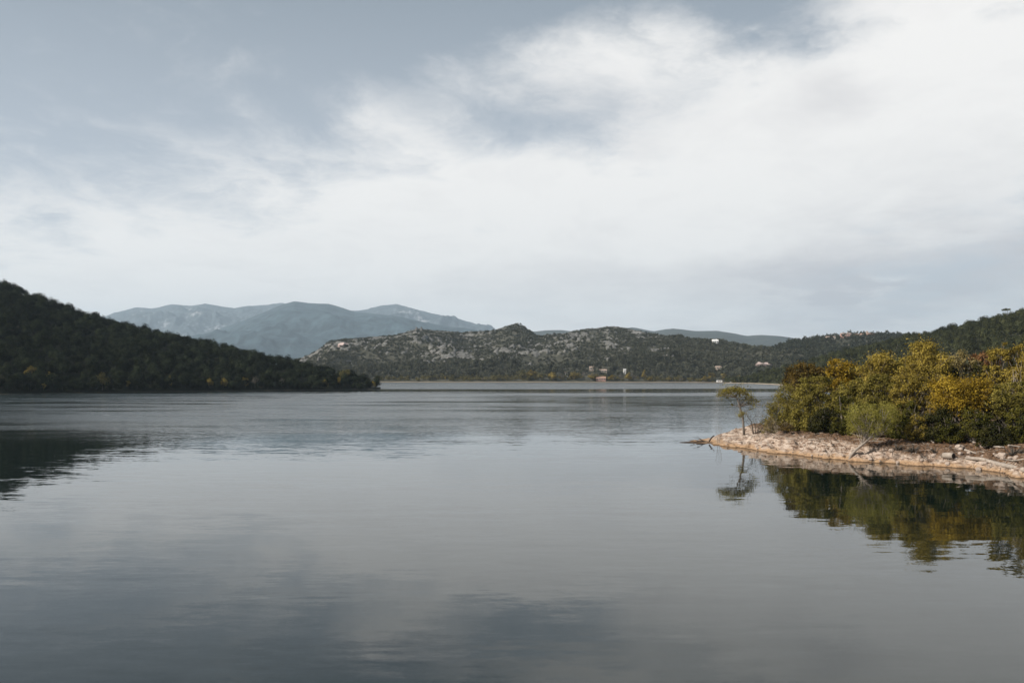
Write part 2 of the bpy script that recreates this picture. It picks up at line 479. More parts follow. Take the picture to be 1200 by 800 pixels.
class Ridge:
    """terrain rising from a shoreline to a crest whose outline is given along the skyline"""
    def __init__(self, name, prof, shore, crest, mat, p0, p1, cols, rows, nz, nscale, tree=0.0, back=1.5, expo=1.0, seed=0, extra=None, rough=0.5, calm=0.25, rock=None, soft=4.0):
        self.soft = soft
        self.calm, self.rock = calm, rock
        self.rough = rough
        self.prof, self.shore, self.crest = np.array(prof, float), np.array(shore, float) * [1, KY], np.array(crest, float) * [1, KY]
        self.nz, self.ns, self.tree, self.back, self.expo, self.seed, self.extra = nz, nscale, tree, back, expo, seed, extra
        u = np.linspace(p0, p1, cols)
        v = np.concatenate([np.linspace(-0.10, 1.0, int(rows * 0.72)), np.linspace(1.0, 1 + back, rows - int(rows * 0.72) + 1)[1:]])
        U, Vv = np.meshgrid(u, v)
        S, C = self.S(U), self.C(U)
        Y = S + (C - S) * Vv
        X = (U - 600) / F * Y
        Z = self.h(X, Y)
        if rock is not None:
            mk = self.rock(self, X, Y, Z)
            Z = Z + 2.2 * mk * (0.5 + ridged(X / 9, Y / 9, 3, 71))
        me = grid_mesh(name, X, Y, Z, mat)
        if rock is not None:
            me.attributes.new('rock', 'FLOAT', 'POINT').data.foreach_set('value', np.ascontiguousarray(mk.ravel(), np.float32))
        self.obj = tag(link(name, me), kind='structure')
    def S(self, u): return np.interp(u, self.shore[:, 0], self.shore[:, 1])
    def C(self, u): return np.interp(u, self.crest[:, 0], self.crest[:, 1])
    def h(self, X, Y):
        X, Y = np.asarray(X, float), np.asarray(Y, float)
        u = 600 + F * X / Y
        S, C = self.S(u), self.C(u)
        v = (Y - S) / (C - S)
        H = np.maximum(CH + (HOR - np.interp(u, self.prof[:, 0], self.prof[:, 1])) / F * C - self.tree, 0.6)
        up = np.where(v > 0, np.abs(v) ** self.expo, v)
        dn = 1 - sstep(1.0, 1 + self.back, v) * 1.1
        z_ = H * np.where(v <= 1, up, dn)
        env = np.clip(v * 4, 0, 1) * (self.calm + (1 - self.calm) * np.clip(np.abs(1 - v) * self.soft, 0, 1)) * np.clip(H / 25, 0.15, 1)
        nn = ridged(X / self.ns, Y / self.ns, 6, self.seed, self.rough) - 0.25
        z_ = z_ + self.nz * nn * env
        if self.extra is not None: z_ = z_ + self.extra(X, Y)
        lim = np.where(v < 0.02, -1e9, 0.3)
        return np.maximum(z_, lim)

def off_frame_shade_rise(X, Y):      # unseen rise added past the left edge to keep sun off the hill
    return 40 * np.exp(-(((X + 560) / 150) ** 2 + ((Y - 330 * KY) / 190) ** 2))
def rock_amount(rd, X, Y, Z):
    u = 600 + F * X / Y
    v = (Y - rd.S(u)) / (rd.C(u) - rd.S(u))
    py = HOR - F * (Z - CH) / Y
    rm = 0.55 * fbm((X + .5 * Y) / 70, (Y - .3 * X) / 190, 4, 41) + 0.6 * fbm(X / 26, Y / 44, 3, 43) + 0.65 * fbm(X / 8, Y / 17, 3, 45) + 0.10 * sstep(0.25, 0.8, v) - 0.30 * sstep(765, 815, u) - .35 * sstep(424, 432, py)
    for (qx, qy, rx, ry, w) in [(450, 402, 45, 8, .25), (505, 398, 35, 10, .32), (540, 418, 45, 6, .38), (480, 417, 25, 6, .25), (585, 414, 30, 8, .38), (620, 410, 22, 9, .38), (655, 398, 25, 6, .38), (400, 403, 18, 7, .3),
                                (690, 393, 22, 5, .32), (705, 403, 18, 6, .28), (745, 389, 14, 4, .45), (640, 412, 30, 6, .22), (610, 389, 18, 9, -.35), (570, 399, 30, 6, -.2), (770, 412, 20, 6, .2), (600, 426, 60, 6, .1)]:
        rm = rm + .75 * w * np.exp(-((u - qx) / rx) ** 2 - ((py - qy) / ry) ** 2)
    return sstep(0.30, 0.45, rm) * (v > 0.15)
left = Ridge('left_hill',
    [(-900, 330), (-600, 250), (-300, 260), (-100, 296), (0, 331), (25, 338), (50, 349), (75, 358), (100, 367), (140, 377), (170, 383), (200, 390), (230, 397),
     (260, 404), (300, 413), (340, 421), (380, 428), (410, 434), (430, 441), (440, 447), (450, 452)],
    [(-900, 250), (0, 327), (200, 380), (440, 449), (460, 455)],
    [(-900, 420), (0, 500), (100, 500), (200, 490), (300, 480), (400, 475), (440, 466), (460, 470)],
    M['hill_left'], -900, 446, 260, 70, 6, 60, tree=5.5, back=1.2, expo=0.9, seed=3, extra=off_frame_shade_rise)
grey = Ridge('rocky_hill',
    [(300, 440), (350, 425), (370, 417), (385, 404), (400, 400), (430, 397), (460, 392), (490, 386), (510, 390), (545, 393), (580, 390), (594, 384), (605, 382),
     (616, 386), (630, 396), (645, 397), (660, 394), (690, 388), (720, 385), (740, 388), (755, 392), (780, 398), (810, 401), (840, 401.5), (860, 406), (880, 413), (900, 419), (950, 428)],
    [(300, 960), (440, 930), (600, 905), (800, 900), (900, 800), (950, 760)],
    [(300, 1350), (400, 1450), (500, 1600), (605, 1750), (640, 1500), (720, 1500), (840, 1280), (900, 1200), (950, 1150)],
    M['hill_grey'], 290, 950, 520, 220, 34, 260, tree=2.0, back=0.8, expo=1.05, seed=5, rock=rock_amount)
village = Ridge('village_ridge',
    [(840, 436), (865, 428), (880, 421), (900, 411), (915, 405), (930, 400), (950, 396), (985, 393), (1010, 392), (1040, 391), (1070, 393), (1100, 395), (1200, 388), (1400, 380)],
    [(840, 870), (900, 860), (1000, 840), (1400, 800)], [(840, 1250), (930, 1180), (1000, 1180), (1400, 1300)],
    M['hill_village'], 830, 1400, 160, 80, 14, 130, tree=5.0, back=0.8, seed=7)
right = Ridge('right_hill',
    [(850, 446), (870, 441), (900, 433), (950, 421), (1000, 408), (1050, 397), (1080, 391), (1110, 384), (1140, 376), (1170, 369.5), (1200, 363), (1300, 340), (1500, 300), (1900, 300)],
    [(850, 815), (880, 770), (915, 650), (1000, 520), (1200, 330), (1900, 200)], [(850, 850), (900, 780), (1000, 690), (1200, 540), (1900, 420)],
    M['hill_right'], 850, 1900, 200, 80, 7, 70, tree=5.5, back=1.3, expo=0.95, seed=9)
far_hills = Ridge('far_hills',
    [(430, 432), (520, 402), (560, 396), (600, 392), (625, 389), (640, 388), (660, 388), (690, 391), (720, 387), (742, 384.5), (765, 389), (780, 387), (790, 385.5), (815, 388.5), (840, 389), (855, 390.5), (875, 394), (893, 392.5), (910, 394), (935, 398), (980, 405), (1100, 410)],
    [(430, 3600), (1100, 3600)], [(430, 6000), (750, 6300), (800, 5800), (1100, 5700)], M['far_hill'], 430, 1100, 180, 60, 60, 600, back=0.5, seed=12)
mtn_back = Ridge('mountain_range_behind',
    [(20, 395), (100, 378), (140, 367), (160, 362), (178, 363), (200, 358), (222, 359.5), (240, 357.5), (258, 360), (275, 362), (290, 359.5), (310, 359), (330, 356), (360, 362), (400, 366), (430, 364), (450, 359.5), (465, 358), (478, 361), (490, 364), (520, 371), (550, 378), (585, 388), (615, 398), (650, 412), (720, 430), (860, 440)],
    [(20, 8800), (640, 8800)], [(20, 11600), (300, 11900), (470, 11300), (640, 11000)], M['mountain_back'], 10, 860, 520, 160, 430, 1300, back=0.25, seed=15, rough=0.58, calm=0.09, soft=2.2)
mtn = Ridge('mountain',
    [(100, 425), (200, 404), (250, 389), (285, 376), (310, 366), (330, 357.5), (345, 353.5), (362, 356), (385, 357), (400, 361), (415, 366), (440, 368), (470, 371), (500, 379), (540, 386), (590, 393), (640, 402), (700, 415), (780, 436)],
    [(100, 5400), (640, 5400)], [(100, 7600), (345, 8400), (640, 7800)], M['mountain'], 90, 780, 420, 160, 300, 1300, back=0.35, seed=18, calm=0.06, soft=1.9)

# ------------------------------------------------------------------ the wooded point on the right
SHORE = np.array([(21.6, 92.2), (23.4, 90.2), (25.2, 84.5), (26.9, 80.2), (29.7, 74.6), (32.4, 71.4), (35, 68.6), (38.1, 67.2), (40.0, 64.2), (39.6, 59), (42, 50), (50, 42),
                  (65, 35), (100, 28), (420, 20), (420, 520), (300, 470), (225, 330), (190, 270), (130, 205), (80, 158), (55, 131), (42, 115), (34, 106), (27, 99), (23.2, 94.5)]) * [1, KY]
def poly_dist(X, Y):
    dmin = np.full(X.shape, 1e9)
    inside = np.zeros(X.shape, bool)
    n = len(SHORE)
    for i in range(n):
        (ax, ay), (bx, by) = SHORE[i], SHORE[(i + 1) % n]
        ex, ey = bx - ax, by - ay
        t = np.clip(((X - ax) * ex + (Y - ay) * ey) / (ex * ex + ey * ey), 0, 1)
        dmin = np.minimum(dmin, np.hypot(X - ax - t * ex, Y - ay - t * ey))
        cond = (ay > Y) != (by > Y)
        xi = ax + (Y - ay) / (ey if abs(ey) > 1e-9 else 1e-9) * ex
        inside ^= cond & (X < xi)
    return np.where(inside, dmin, -dmin)
def land_h(X, Y):
    X, Y = np.asarray(X, float), np.asarray(Y, float)
    wob = 1.5 * fbm(X / 3.6, Y / 3.6, 4, 21) + 0.6 * fbm(X / 0.8, Y / 0.8, 3, 23)
    s = poly_dist(X, Y) + wob
    tip = np.clip((np.hypot(X - 22, Y - 92 * KY)) / 12.0, 0.10, 1)
    z_ = np.where(s < 0, s * 0.35, tip * (1.15 * sstep(0, 2.6, s) + 0.62 * sstep(1.5, 9, s) + 1.3 * sstep(8, 40, s)))
    z_ = z_ + np.where(s > 0, 0.42 * fbm(X / 2.3, Y / 2.3, 3, 84) * sstep(0.4, 1.6, s) * (1 - .6 * sstep(5, 10, s)) * np.clip(tip * 1.3, 0, 1), 0)
    strata = (X * 0.75 + Y * 0.35)
    led = z_ / 0.30 + 0.8 * fbm(X / 4, Y / 4, 3, 81)
    z_ = np.where(s > 0, z_ + 0.6 * 0.30 * (np.floor(led) + sstep(0.25, 0.75, led - np.floor(led)) - led) * sstep(0.3, 1.0, s), z_)
    crag = ridged(strata / 0.75, (X * 0.3 - Y * 0.8) / 2.2, 4, 27, 0.62) * 0.42 + ridged(X / 0.55, Y / 0.55, 3, 31, 0.6) * 0.14
    for k_, (sx, sy, wd, am) in enumerate(((1.5, 3.2, .06, .5), (.8, 1.7, .08, .26))):
        nn = perlin(strata / sx, (X * .4 - Y * .9) / sy, 61 + k_)
        crag = crag - am * np.exp(-(nn / wd) ** 2) * (0.5 + perlin(X / 2.5, Y / 2.5, 66 + k_))
    z_ = z_ + (crag - 0.10) * sstep(-0.25, 0.45, s) * (1 - 0.75 * sstep(4, 9, s)) * np.clip(tip * 1.6, 0, 1)
    return z_
def axis(lo, fine0, fine1, hi, step, growth):
    a = list(np.arange(fine0, fine1, step))
    s, x = step, fine1
    up = []
    while x < hi: up.append(x); s *= growth; x += s
    s, x, dn = step, fine0, []
    while x > lo:
        s *= growth; x -= s; dn.append(x)
    return np.array(dn[::-1] + a + up)
gx, gy = np.meshgrid(axis(16, 20.5, 47, 420, 0.13, 1.12), axis(15, 57 * KY, 101 * KY, 520 * KY, 0.15, 1.12))
point = tag(link('wooded_point', grid_mesh('wooded_point', gx, gy, land_h(gx, gy), M['bank'])), kind='structure')
def land_z(x, y): return float(land_h(np.array([x]), np.array([y]))[0])

# ------------------------------------------------------------------ foliage
def leaves(rng, centres, radii, n, size, up=0.35, shell=0.55, aspect=0.6, squash=0.8, outw=0.5, hub=None, loose=0.0):
    """n leaf-sized quads spread through clumps"""
    centres, radii = np.array(centres, float), np.array(radii, float)
    w = radii ** 2; w /= w.sum()
    idx = rng.choice(len(centres), n, p=w)
    dirs = rng.normal(size=(n, 3)); dirs /= np.linalg.norm(dirs, axis=1)[:, None]
    rr = shell + (1 - shell) * rng.random(n) ** 0.6
    rr = np.where(rng.random(n) < 0.25, rng.random(n), rr)
    pos = centres[idx] + dirs * (radii[idx] * rr)[:, None] * np.array([1, 1, squash])
    pos += rng.normal(scale=0.08, size=(n, 3)) * radii[idx][:, None]
    stray = (rng.random(n) < loose)[:, None]
    pos = np.where(stray, centres[idx] + dirs * (radii[idx] * rng.uniform(1.0, 1.75, n))[:, None], pos)
    od = dirs if hub is None else 0.5 * dirs + (lambda q: q / (np.linalg.norm(q, axis=1)[:, None] + 1e-9))(pos - np.array(hub))
    nr = od * 1.4 * outw + rng.normal(size=(n, 3)) * 1.4 * (1 - outw) + np.array([0, 0, up])
    nr /= np.linalg.norm(nr, axis=1)[:, None]
    t = np.cross(nr, rng.normal(size=(n, 3))); t /= np.linalg.norm(t, axis=1)[:, None] + 1e-9
    b = np.cross(nr, t)
    s = size * (0.6 + 0.8 * rng.random(n))[:, None]
    V = np.stack([pos - t * s * 0.5, pos + b * s * 0.5 * aspect, pos + t * s * 0.5, pos - b * s * 0.5 * aspect], 1).reshape(-1, 3)
    Q = np.arange(4 * n).reshape(n, 4)
    return V, Q, rng.random(n)

def bez(a, b, bend, n=5):
    a, b = Vector(a), Vector(b)
    c = (a + b) / 2 + Vector(bend)
    return [(a * (1 - t) + c * t) * (1 - t) + (c * (1 - t) + b * t) * t for t in [i / n for i in range(n + 1)]]

def small_tree(seed, H, R, mat, name, n=420, size=0.75, trunk=0.32, squash=0.85, nclump=16, tall=False, kmin=0.45, kmax=0.85, rc=0.34, outw=0.5, bark='bark_dark'):
    """crown and trunk meshes of a far tree, base at the origin"""
    rng = np.random.RandomState(seed)
    c, r = [], []
    cz, rz = H * (0.5 + trunk / 2), H * (1 - trunk) / 2
    for _ in range(nclump):
        dv = rng.normal(size=3); dv /= np.linalg.norm(dv)
        k = kmin + (kmax - kmin) * rng.random()
        f = 1 - 0.5 * max(0, dv[2]) if tall else 1
        c.append((dv[0] * R * k * f, dv[1] * R * k * f, cz + dv[2] * rz * k)); r.append(R * (rc + 0.22 * rng.random()) * f)
    V, Q, rn = leaves(rng, c, r, n, size, squash=squash, outw=outw, hub=(0, 0, cz - .2 * rz), shell=0.8 if outw > .6 else .55)
    cr = mesh_np(name + '_crown', V, Q, mat, rnd=rn)
    mb = MB()
    mb.tube(bez((0, 0, -0.6), (rng.uniform(-.3, .3), rng.uniform(-.3, .3), H * 0.8), (rng.uniform(-.3, .3), 0, 0)), [0.05 * R + 0.05, 0.045 * R + 0.04, 0.04 * R + .03, 0.03 * R + .02, 0.02 * R, 0.01 * R], 5)
    for k in range(5):
        q = c[k]
        mb.tube(bez((0, 0, H * (trunk + 0.08 * k)), q, (0, 0, 0.3), 3), [0.025 * R, 0.02 * R, 0.015 * R, 0.008 * R], 4)
    return cr, mb.mesh(name + '_trunk', M[bark], True)

def gn_scatter(name, protos, pts, scl, rotz, pick, label, cat, mats):
    """ONE object: many copies of a few plant meshes, scattered over points"""
    me = bpy.data.meshes.new(name)
    me.vertices.add(len(pts)); me.vertices.foreach_set('co', np.ascontiguousarray(pts, np.float32).ravel())
    for nm, typ, arr in (('scl', 'FLOAT_VECTOR', scl), ('rot', 'FLOAT_VECTOR', np.stack([np.zeros(len(pts)), np.zeros(len(pts)), rotz], 1))):
        a = me.attributes.new(nm, typ, 'POINT'); a.data.foreach_set('vector', np.ascontiguousarray(arr, np.float32).ravel())
    a = me.attributes.new('pick', 'INT', 'POINT'); a.data.foreach_set('value', np.ascontiguousarray(pick, np.int32))
    for m_ in mats: me.materials.append(m_)
    o = link(name, me)
    ng = bpy.data.node_groups.new(name, 'GeometryNodeTree')
    ng.interface.new_socket('Geometry', in_out='INPUT', socket_type='NodeSocketGeometry')
    ng.interface.new_socket('Geometry', in_out='OUTPUT', socket_type='NodeSocketGeometry')
    gi, go = ng.nodes.new('NodeGroupInput'), ng.nodes.new('NodeGroupOutput')
    ip = ng.nodes.new('GeometryNodeInstanceOnPoints')
    gti = ng.nodes.new('GeometryNodeGeometryToInstance')
    for pm in reversed(protos):
        po = bpy.data.objects.new(pm.name, pm)      # not linked to the scene: only a source of geometry
        oi = ng.nodes.new('GeometryNodeObjectInfo')
        oi.inputs['Object'].default_value = po
        ng.links.new(oi.outputs['Geometry'], gti.inputs[0])
    def attr(nm, ty):
        na = ng.nodes.new('GeometryNodeInputNamedAttribute'); na.data_type = ty
        na.inputs['Name'].default_value = nm
        return na.outputs['Attribute']
    ng.links.new(gi.outputs[0], ip.inputs['Points'])
    ng.links.new(gti.outputs[0], ip.inputs['Instance'])
    ip.inputs['Pick Instance'].default_value = True
    ng.links.new(attr('pick', 'INT'), ip.inputs['Instance Index'])
    ng.links.new(attr('rot', 'FLOAT_VECTOR'), ip.inputs['Rotation'])
    ng.links.new(attr('scl', 'FLOAT_VECTOR'), ip.inputs['Scale'])
    ng.links.new(ip.outputs[0], go.inputs[0])
    o.modifiers.new('scatter', 'NODES').node_group = ng
    return tag(o, label, cat, kind='stuff')

def ridge_points(rd, rng, u0, u1, v0, v1, spacing):
    """evenly jittered points on a ridge between two skyline columns and two heights up the slope"""
    um = (u0 + u1) / 2
    S0, C0 = float(min(rd.S(u0), rd.S(u1))), float(max(rd.C(u0), rd.C(u1)))
    ug = np.linspace(u0, u1, 60)
    y0, y1 = S0 * 0.98, float((rd.S(ug) + (rd.C(ug) - rd.S(ug)) * v1).max()) + 5
    xs = [(u - 600) / F * y for u in (u0, u1) for y in (y0, y1)]
    X, Y = np.meshgrid(np.arange(min(xs), max(xs), spacing), np.arange(y0, y1, spacing))
    X = X + rng.uniform(-.45, .45, X.shape) * spacing; Y = Y + rng.uniform(-.45, .45, Y.shape) * spacing
    X, Y = X.ravel(), Y.ravel()
    u = 600 + F * X / Y
    v = (Y - rd.S(u)) / (rd.C(u) - rd.S(u))
    k = (u > u0) & (u < u1) & (v > v0) & (v < v1)
    return X[k], Y[k], u[k], v[k]
def scat(rng, n, lo, hi, zlo=0.85, zhi=1.2):
    s = rng.uniform(lo, hi, n)
    return np.stack([s, s, s * rng.uniform(zlo, zhi, n)], 1)

# ---- wood on the left hill: the foremost oaks one by one, the rest as one mass
rng = np.random.RandomState(4)
oaks = [small_tree(100 + i, 6.6, 3.3, M['oak'], 'holm_oak', 1100, 0.5, 0.04, 0.85, 11, kmin=.3, kmax=.62, rc=.36, outw=.72, bark='bark_black') for i in range(6)]
X, Y, u, v = ridge_points(left, rng, -60, 445, 0.004, 1.25, 5.4)
Z = left.h(X, Y)
keep = rng.random(len(X)) < 0.93
X, Y, Z, u, v = X[keep], Y[keep], Z[keep], u[keep], v[keep]
ue = np.arange(-30, 440, 7.5) + rng.uniform(-2.5, 2.5, 63)[:len(np.arange(-30, 440, 7.5))]     # the wood's edge along the water
ue = ue[np.array([min(abs(q - w) for w in (36, 51, 58, 120, 150, 199, 246, 262, 287, 299, 331, 381, 398, 404, 437)) > 4.5 for q in ue])]
Ye = left.S(ue) + rng.uniform(1.2, 4.0, len(ue)); Xe = (ue - 600) / F * Ye
edge = np.concatenate([np.zeros(len(X), bool), np.ones(len(ue), bool)])
X, Y, u = np.concatenate([X, Xe]), np.concatenate([Y, Ye]), np.concatenate([u, ue])
Z = left.h(X, Y); v = (Y - left.S(u)) / (left.C(u) - left.S(u))
order = np.argsort(v - 0.0004 * u + np.where((u < -10) | (v > 1.05), 9, 0))
NEAR_OAKS = 295
for j, i in enumerate(order[:NEAR_OAKS]):
    t = empty('holm_oak', (X[i], Y[i], Z[i] - 0.2))
    cr, tk = oaks[rng.randint(6)]
    s = rng.uniform(0.72, 1.2) * (0.75 if u[i] > 425 else 1) * (0.72 if edge[i] else 1)
    t.scale = (s, s, s * rng.uniform(0.85, 1.15)); t.rotation_euler.z = rng.uniform(0, 6.28)
    link('crown', cr, t); link('trunk', tk, t)
    tag(t, 'dark evergreen oak in the dense wood low on the left hillside', 'tree', 'dark oaks of the left hillside wood')
rest = order[NEAR_OAKS:]
gn_scatter('hillside_wood', [o[0] for o in oaks], np.stack([X, Y, Z - 0.2], 1)[rest], scat(rng, len(rest), 0.72, 1.2), rng.uniform(0, 6.28, len(rest)), rng.randint(0, 6, len(rest)),
           'dense dark evergreen wood covering the upper left hillside', 'wood', [M['oak']])

# ---- pale and yellow trees along the left shore
ORD = ['first', 'second', 'third', 'fourth', 'fifth', 'sixth', 'seventh', 'eighth', 'ninth', 'tenth', 'eleventh', 'twelfth', 'thirteenth', 'fourteenth', 'fifteenth', 'sixteenth',
       'seventeenth', 'eighteenth', 'nineteenth', 'twentieth', 'twenty-first', 'twenty-second', 'twenty-third', 'twenty-fourth', 'twenty-fifth', 'twenty-sixth', 'twenty-seventh', 'twenty-eighth', 'twenty-ninth', 'thirtieth']
yel = [small_tree(140 + i, 5.0, 1.7, M['far_yellow'], 'yellow_tree', 1100, 0.36, 0.12, 1.0, 12, True, outw=.65) for i in range(3)]
oli = [small_tree(150 + i, 6.0, 2.4, M['far_olive'], 'olive_tree', 1000, 0.45, 0.2, 0.9, 14) for i in range(3)]
gry = [small_tree(160 + i, 6.0, 1.7, M['far_grey'], 'grey_tree', 240, 0.35, 0.25, 1.2, 10, True) for i in range(2)]
left_shore = [(36, 436, 6.0, 'y', 'round yellow tree highest of the pale trees at far left shore'),
    (58, 441, 5.0, 'y', 'ragged yellow tree beside the round yellow one at far left shore'),
    (51, 452, 3.0, 'y', 'low yellow bush under two yellow trees at far left shore'),
    (120, 447, 6.5, 'o', 'grey-green domed tree at the water edge under the left hill'),
    (150, 450, 3.6, 'y', 'small yellow tree standing alone by the left shore, left of the slender one'),
    (199, 447, 5.0, 's', 'slender upright yellow tree on the left shore'),
    (246, 447, 4.6, 'y', 'left one of two yellow trees close together on the left shore'),
    (262, 447, 5.0, 'y', 'right one of two yellow trees close together on the left shore'),
    (287, 446, 5.0, 'y', 'bright yellow tree beside the bare grey tree on left shore'),
    (299, 444, 5.6, 'g', 'bare forked grey tree beside a bright yellow tree on left shore'),
    (331, 447, 5.0, 'g', 'slim grey leafless tree on the left shore under dark oaks'),
    (381, 443, 4.6, 'y', 'dull yellow tree near the tip of the left headland'),
    (398, 445, 5.4, 's', 'slim yellow-green tree near the tip of the left headland'),
    (404, 440, 7.0, 'o', 'tallest olive tree near the tip of the left headland'),
    (437, 447, 4.0, 'y', 'last small yellow tree at the tip of the left headland')]
def plant_at_shore(rd, px, py, ht, kind, label, group, cat='tree', back=0.0, fat=1.0, names=('yellow_tree', 'olive_tree', 'bare_tree')):
    """a tree on a slope, pushed up the slope until its crown sits on the given line of sight"""
    Ys = np.linspace(float(rd.S(px)) + 1.5 + back, float(rd.C(px)), 160)
    Xs = (px - 600) / F * Ys
    hz = rd.h(Xs, Ys)
    tgt = CH + (HOR - py) / F * Ys
    k = int(np.argmin(np.abs(hz + ht * 0.6 - tgt)))
    if kind in 'ysg' and back == 0.0 and py > 442: k = min(k, 4)
    t = empty({'y': names[0], 's': names[0], 'o': names[1], 'g': names[2]}[kind], (Xs[k], Ys[k], hz[k] - 0.15))
    src = {'y': yel, 's': yel, 'o': oli, 'g': gry}[kind]
    cr, tk = src[int(px) % len(src)]
    s = ht / (5.0 if kind in 'ys' else 6.0)
    s *= 1.25 if back == 0.0 else 1.0
    t.scale = (s * fat * (0.55 if kind == 's' else 1.0), s * fat * (0.55 if kind == 's' else 1.0), s * (1.15 if kind == 's' else 1))
    t.rotation_euler.z = px * 0.7
    link('crown', cr, t); link('trunk', tk, t)
    return tag(t, label, cat, group)
for px, py, ht, kd, lb in left_shore:
    plant_at_shore(left, px, py, ht, kd, lb, 'pale trees along the left shore')

# ---- scrub, belts of trees and outcrops on the rocky hill
rng = np.random.RandomState(8)
def blobrock(seed, name, mat):
    rg = np.random.RandomState(seed)
    mb = bpy.data.meshes.new(name)
    import bmesh
    bm = bmesh.new(); bmesh.ops.create_icosphere(bm, subdivisions=2, radius=1.0)
    for vtx in bm.verts:
        p_ = vtx.co
        k = 1 + 0.55 * float(perlin(p_.x * 1.3 + seed, p_.y * 1.3 + p_.z * 1.7, seed % 50)) + rg.uniform(-.07, .07)
        vtx.co = Vector((p_.x * k, p_.y * k, p_.z * k * 0.9))
    bm.to_mesh(mb); bm.free()
    mb.materials.append(mat)
    return mb
bush = [small_tree(200 + i, 3.2, 2.2, M['scrub'], 'scrub_bush', 110, 0.95, 0.0, 0.75, 9)[0] for i in range(5)]
belt = [small_tree(210 + i, 8.0, 3.6, M['scrub'], 'belt_tree', 220, 1.15, 0.15, 0.9, 14)[0] for i in range(4)]
pines = [small_tree(220 + i, 8.5, 2.9, M['pine'], 'ridge_pine', 200, 1.1, 0.2, 0.9, 12)[0] for i in range(4)]
X, Y, u, v = ridge_points(grey, rng, 330, 935, 0.02, 1.06, 5.2)
Z = grey.h(X, Y)
rockmask = rock_amount(grey, X, Y, Z)
rocky = rockmask > 0.5
bare = fbm(X / 60, Y / 90, 3, 47)
kb = (~rocky | (rng.random(len(X)) < 0.25)) & (v > 0.12) & (rng.random(len(X)) < np.clip(0.72 + bare * 0.6, 0.3, 0.97))
n = kb.sum()
gn_scatter('hill_scrub', bush, np.stack([X, Y, Z - 0.3], 1)[kb], scat(rng, n, 0.6, 1.35) * (1 + 0.35 * sstep(720, 800, u[kb]))[:, None], rng.uniform(0, 6.28, n), rng.randint(0, 5, n),
           'grey-green scrub covering the rocky hill across the lake', 'scrub', [M['scrub']])
def house_gap(u, v):          # clearings in front of the houses
    return (((u > 687) & (u < 713)) | ((u > 729) & (u < 735)) | ((u > 661) & (u < 667)) | ((u > 836) & (u < 848))) & (v < 0.13) & (rng.random(len(u)) < .6)
X2, Y2, u2, v2 = ridge_points(grey, rng, 380, 935, 0.030, 0.34, 7.5)
kk = (v2 < 0.16 + 0.10 * fbm(X2 / 80, Y2 / 80, 3, 51) + 0.16 * sstep(700, 780, u2)) & ~house_gap(u2, v2)
X2, Y2 = X2[kk], Y2[kk]; n = len(X2)
gn_scatter('lakeside_wood', belt, np.stack([X2, Y2, grey.h(X2, Y2) - 0.3], 1), scat(rng, n, 0.6, 1.2), rng.uniform(0, 6.28, n), rng.randint(0, 4, n),
           'belt of grey-green trees at the foot of the rocky hill', 'wood', [M['scrub']])
lowb = [small_tree(240 + i, 5.0, 2.8, M['far_olive'], 'shore_bush', 200, 0.85, 0.0, 0.85, 9)[0] for i in range(3)]
X3, Y3, u3, v3 = ridge_points(grey, rng, 440, 935, 0.012, 0.05, 5.0)
kk = (fbm(X3 / 25, Y3 / 12, 2, 57) > -0.12) & ~house_gap(u3, v3)
X3, Y3 = X3[kk], Y3[kk]; n = len(X3)
gn_scatter('shore_bushes', lowb, np.stack([X3, Y3, grey.h(X3, Y3) - 0.2], 1), scat(rng, n, 0.4, 1.25), rng.uniform(0, 6.28, n), rng.randint(0, 3, n),
           'low olive bushes lining the far shore', 'bushes', [M['far_olive']])
rocks = [blobrock(300 + i, 'outcrop_rock', M['grey_rock']) for i in range(5)]
kr = (rocky & (rng.random(len(X)) < 0.45)) | ((v > .2) & (u < 790) & (rng.random(len(X)) < 0.015))
n = kr.sum()
sc = rng.uniform(0.8, 2.4, n)
gn_scatter('rock_outcrops', rocks, np.stack([X, Y, Z - 0.2], 1)[kr], np.stack([sc * rng.uniform(.7, 1.3, n), sc * rng.uniform(.7, 1.3, n), sc * rng.uniform(.6, 1.25, n)], 1),
           rng.uniform(0, 6.28, n), rng.randint(0, 5, n), 'pale grey rock outcrops strewn over the hill across the lake', 'rocks', [M['grey_rock']])

# ---- wood on the village ridge and on the right-hand hill
X, Y, u, v = ridge_points(village, rng, 845, 1230, 0.02, 1.15, 6.6)
kk = rng.random(len(X)) < np.where((u > 964) & (u < 1027) & (v > 0.86) & (v < 1.0), 0.22, 0.9); X, Y = X[kk], Y[kk]; n = len(X)
gn_scatter('ridge_pinewood', pines, np.stack([X, Y, village.h(X, Y) - 0.3], 1), scat(rng, n, 0.5, 1.15, 0.8, 1.35), rng.uniform(0, 6.28, n), rng.randint(0, 4, n),
           'grey-green pine wood on the ridge with houses', 'wood', [M['pine']])
hw = [small_tree(230 + i, 6.6, 3.3, M['hillwood'], 'hillside_oak', 700, 0.62, 0.04, 0.85, 11, kmin=.3, kmax=.62, rc=.36, outw=.72)[0] for i in range(5)]
X, Y, u, v = ridge_points(right, rng, 852, 1260, 0.02, 1.15, 6.0)
n = len(X)
gn_scatter('right_hillside_wood', hw, np.stack([X, Y, right.h(X, Y) - 0.3], 1), scat(rng, n, 0.65, 1.2), rng.uniform(0, 6.28, n), rng.randint(0, 5, n),
           'dense dark green wood on the hillside behind the golden trees', 'wood', [M['hillwood']])

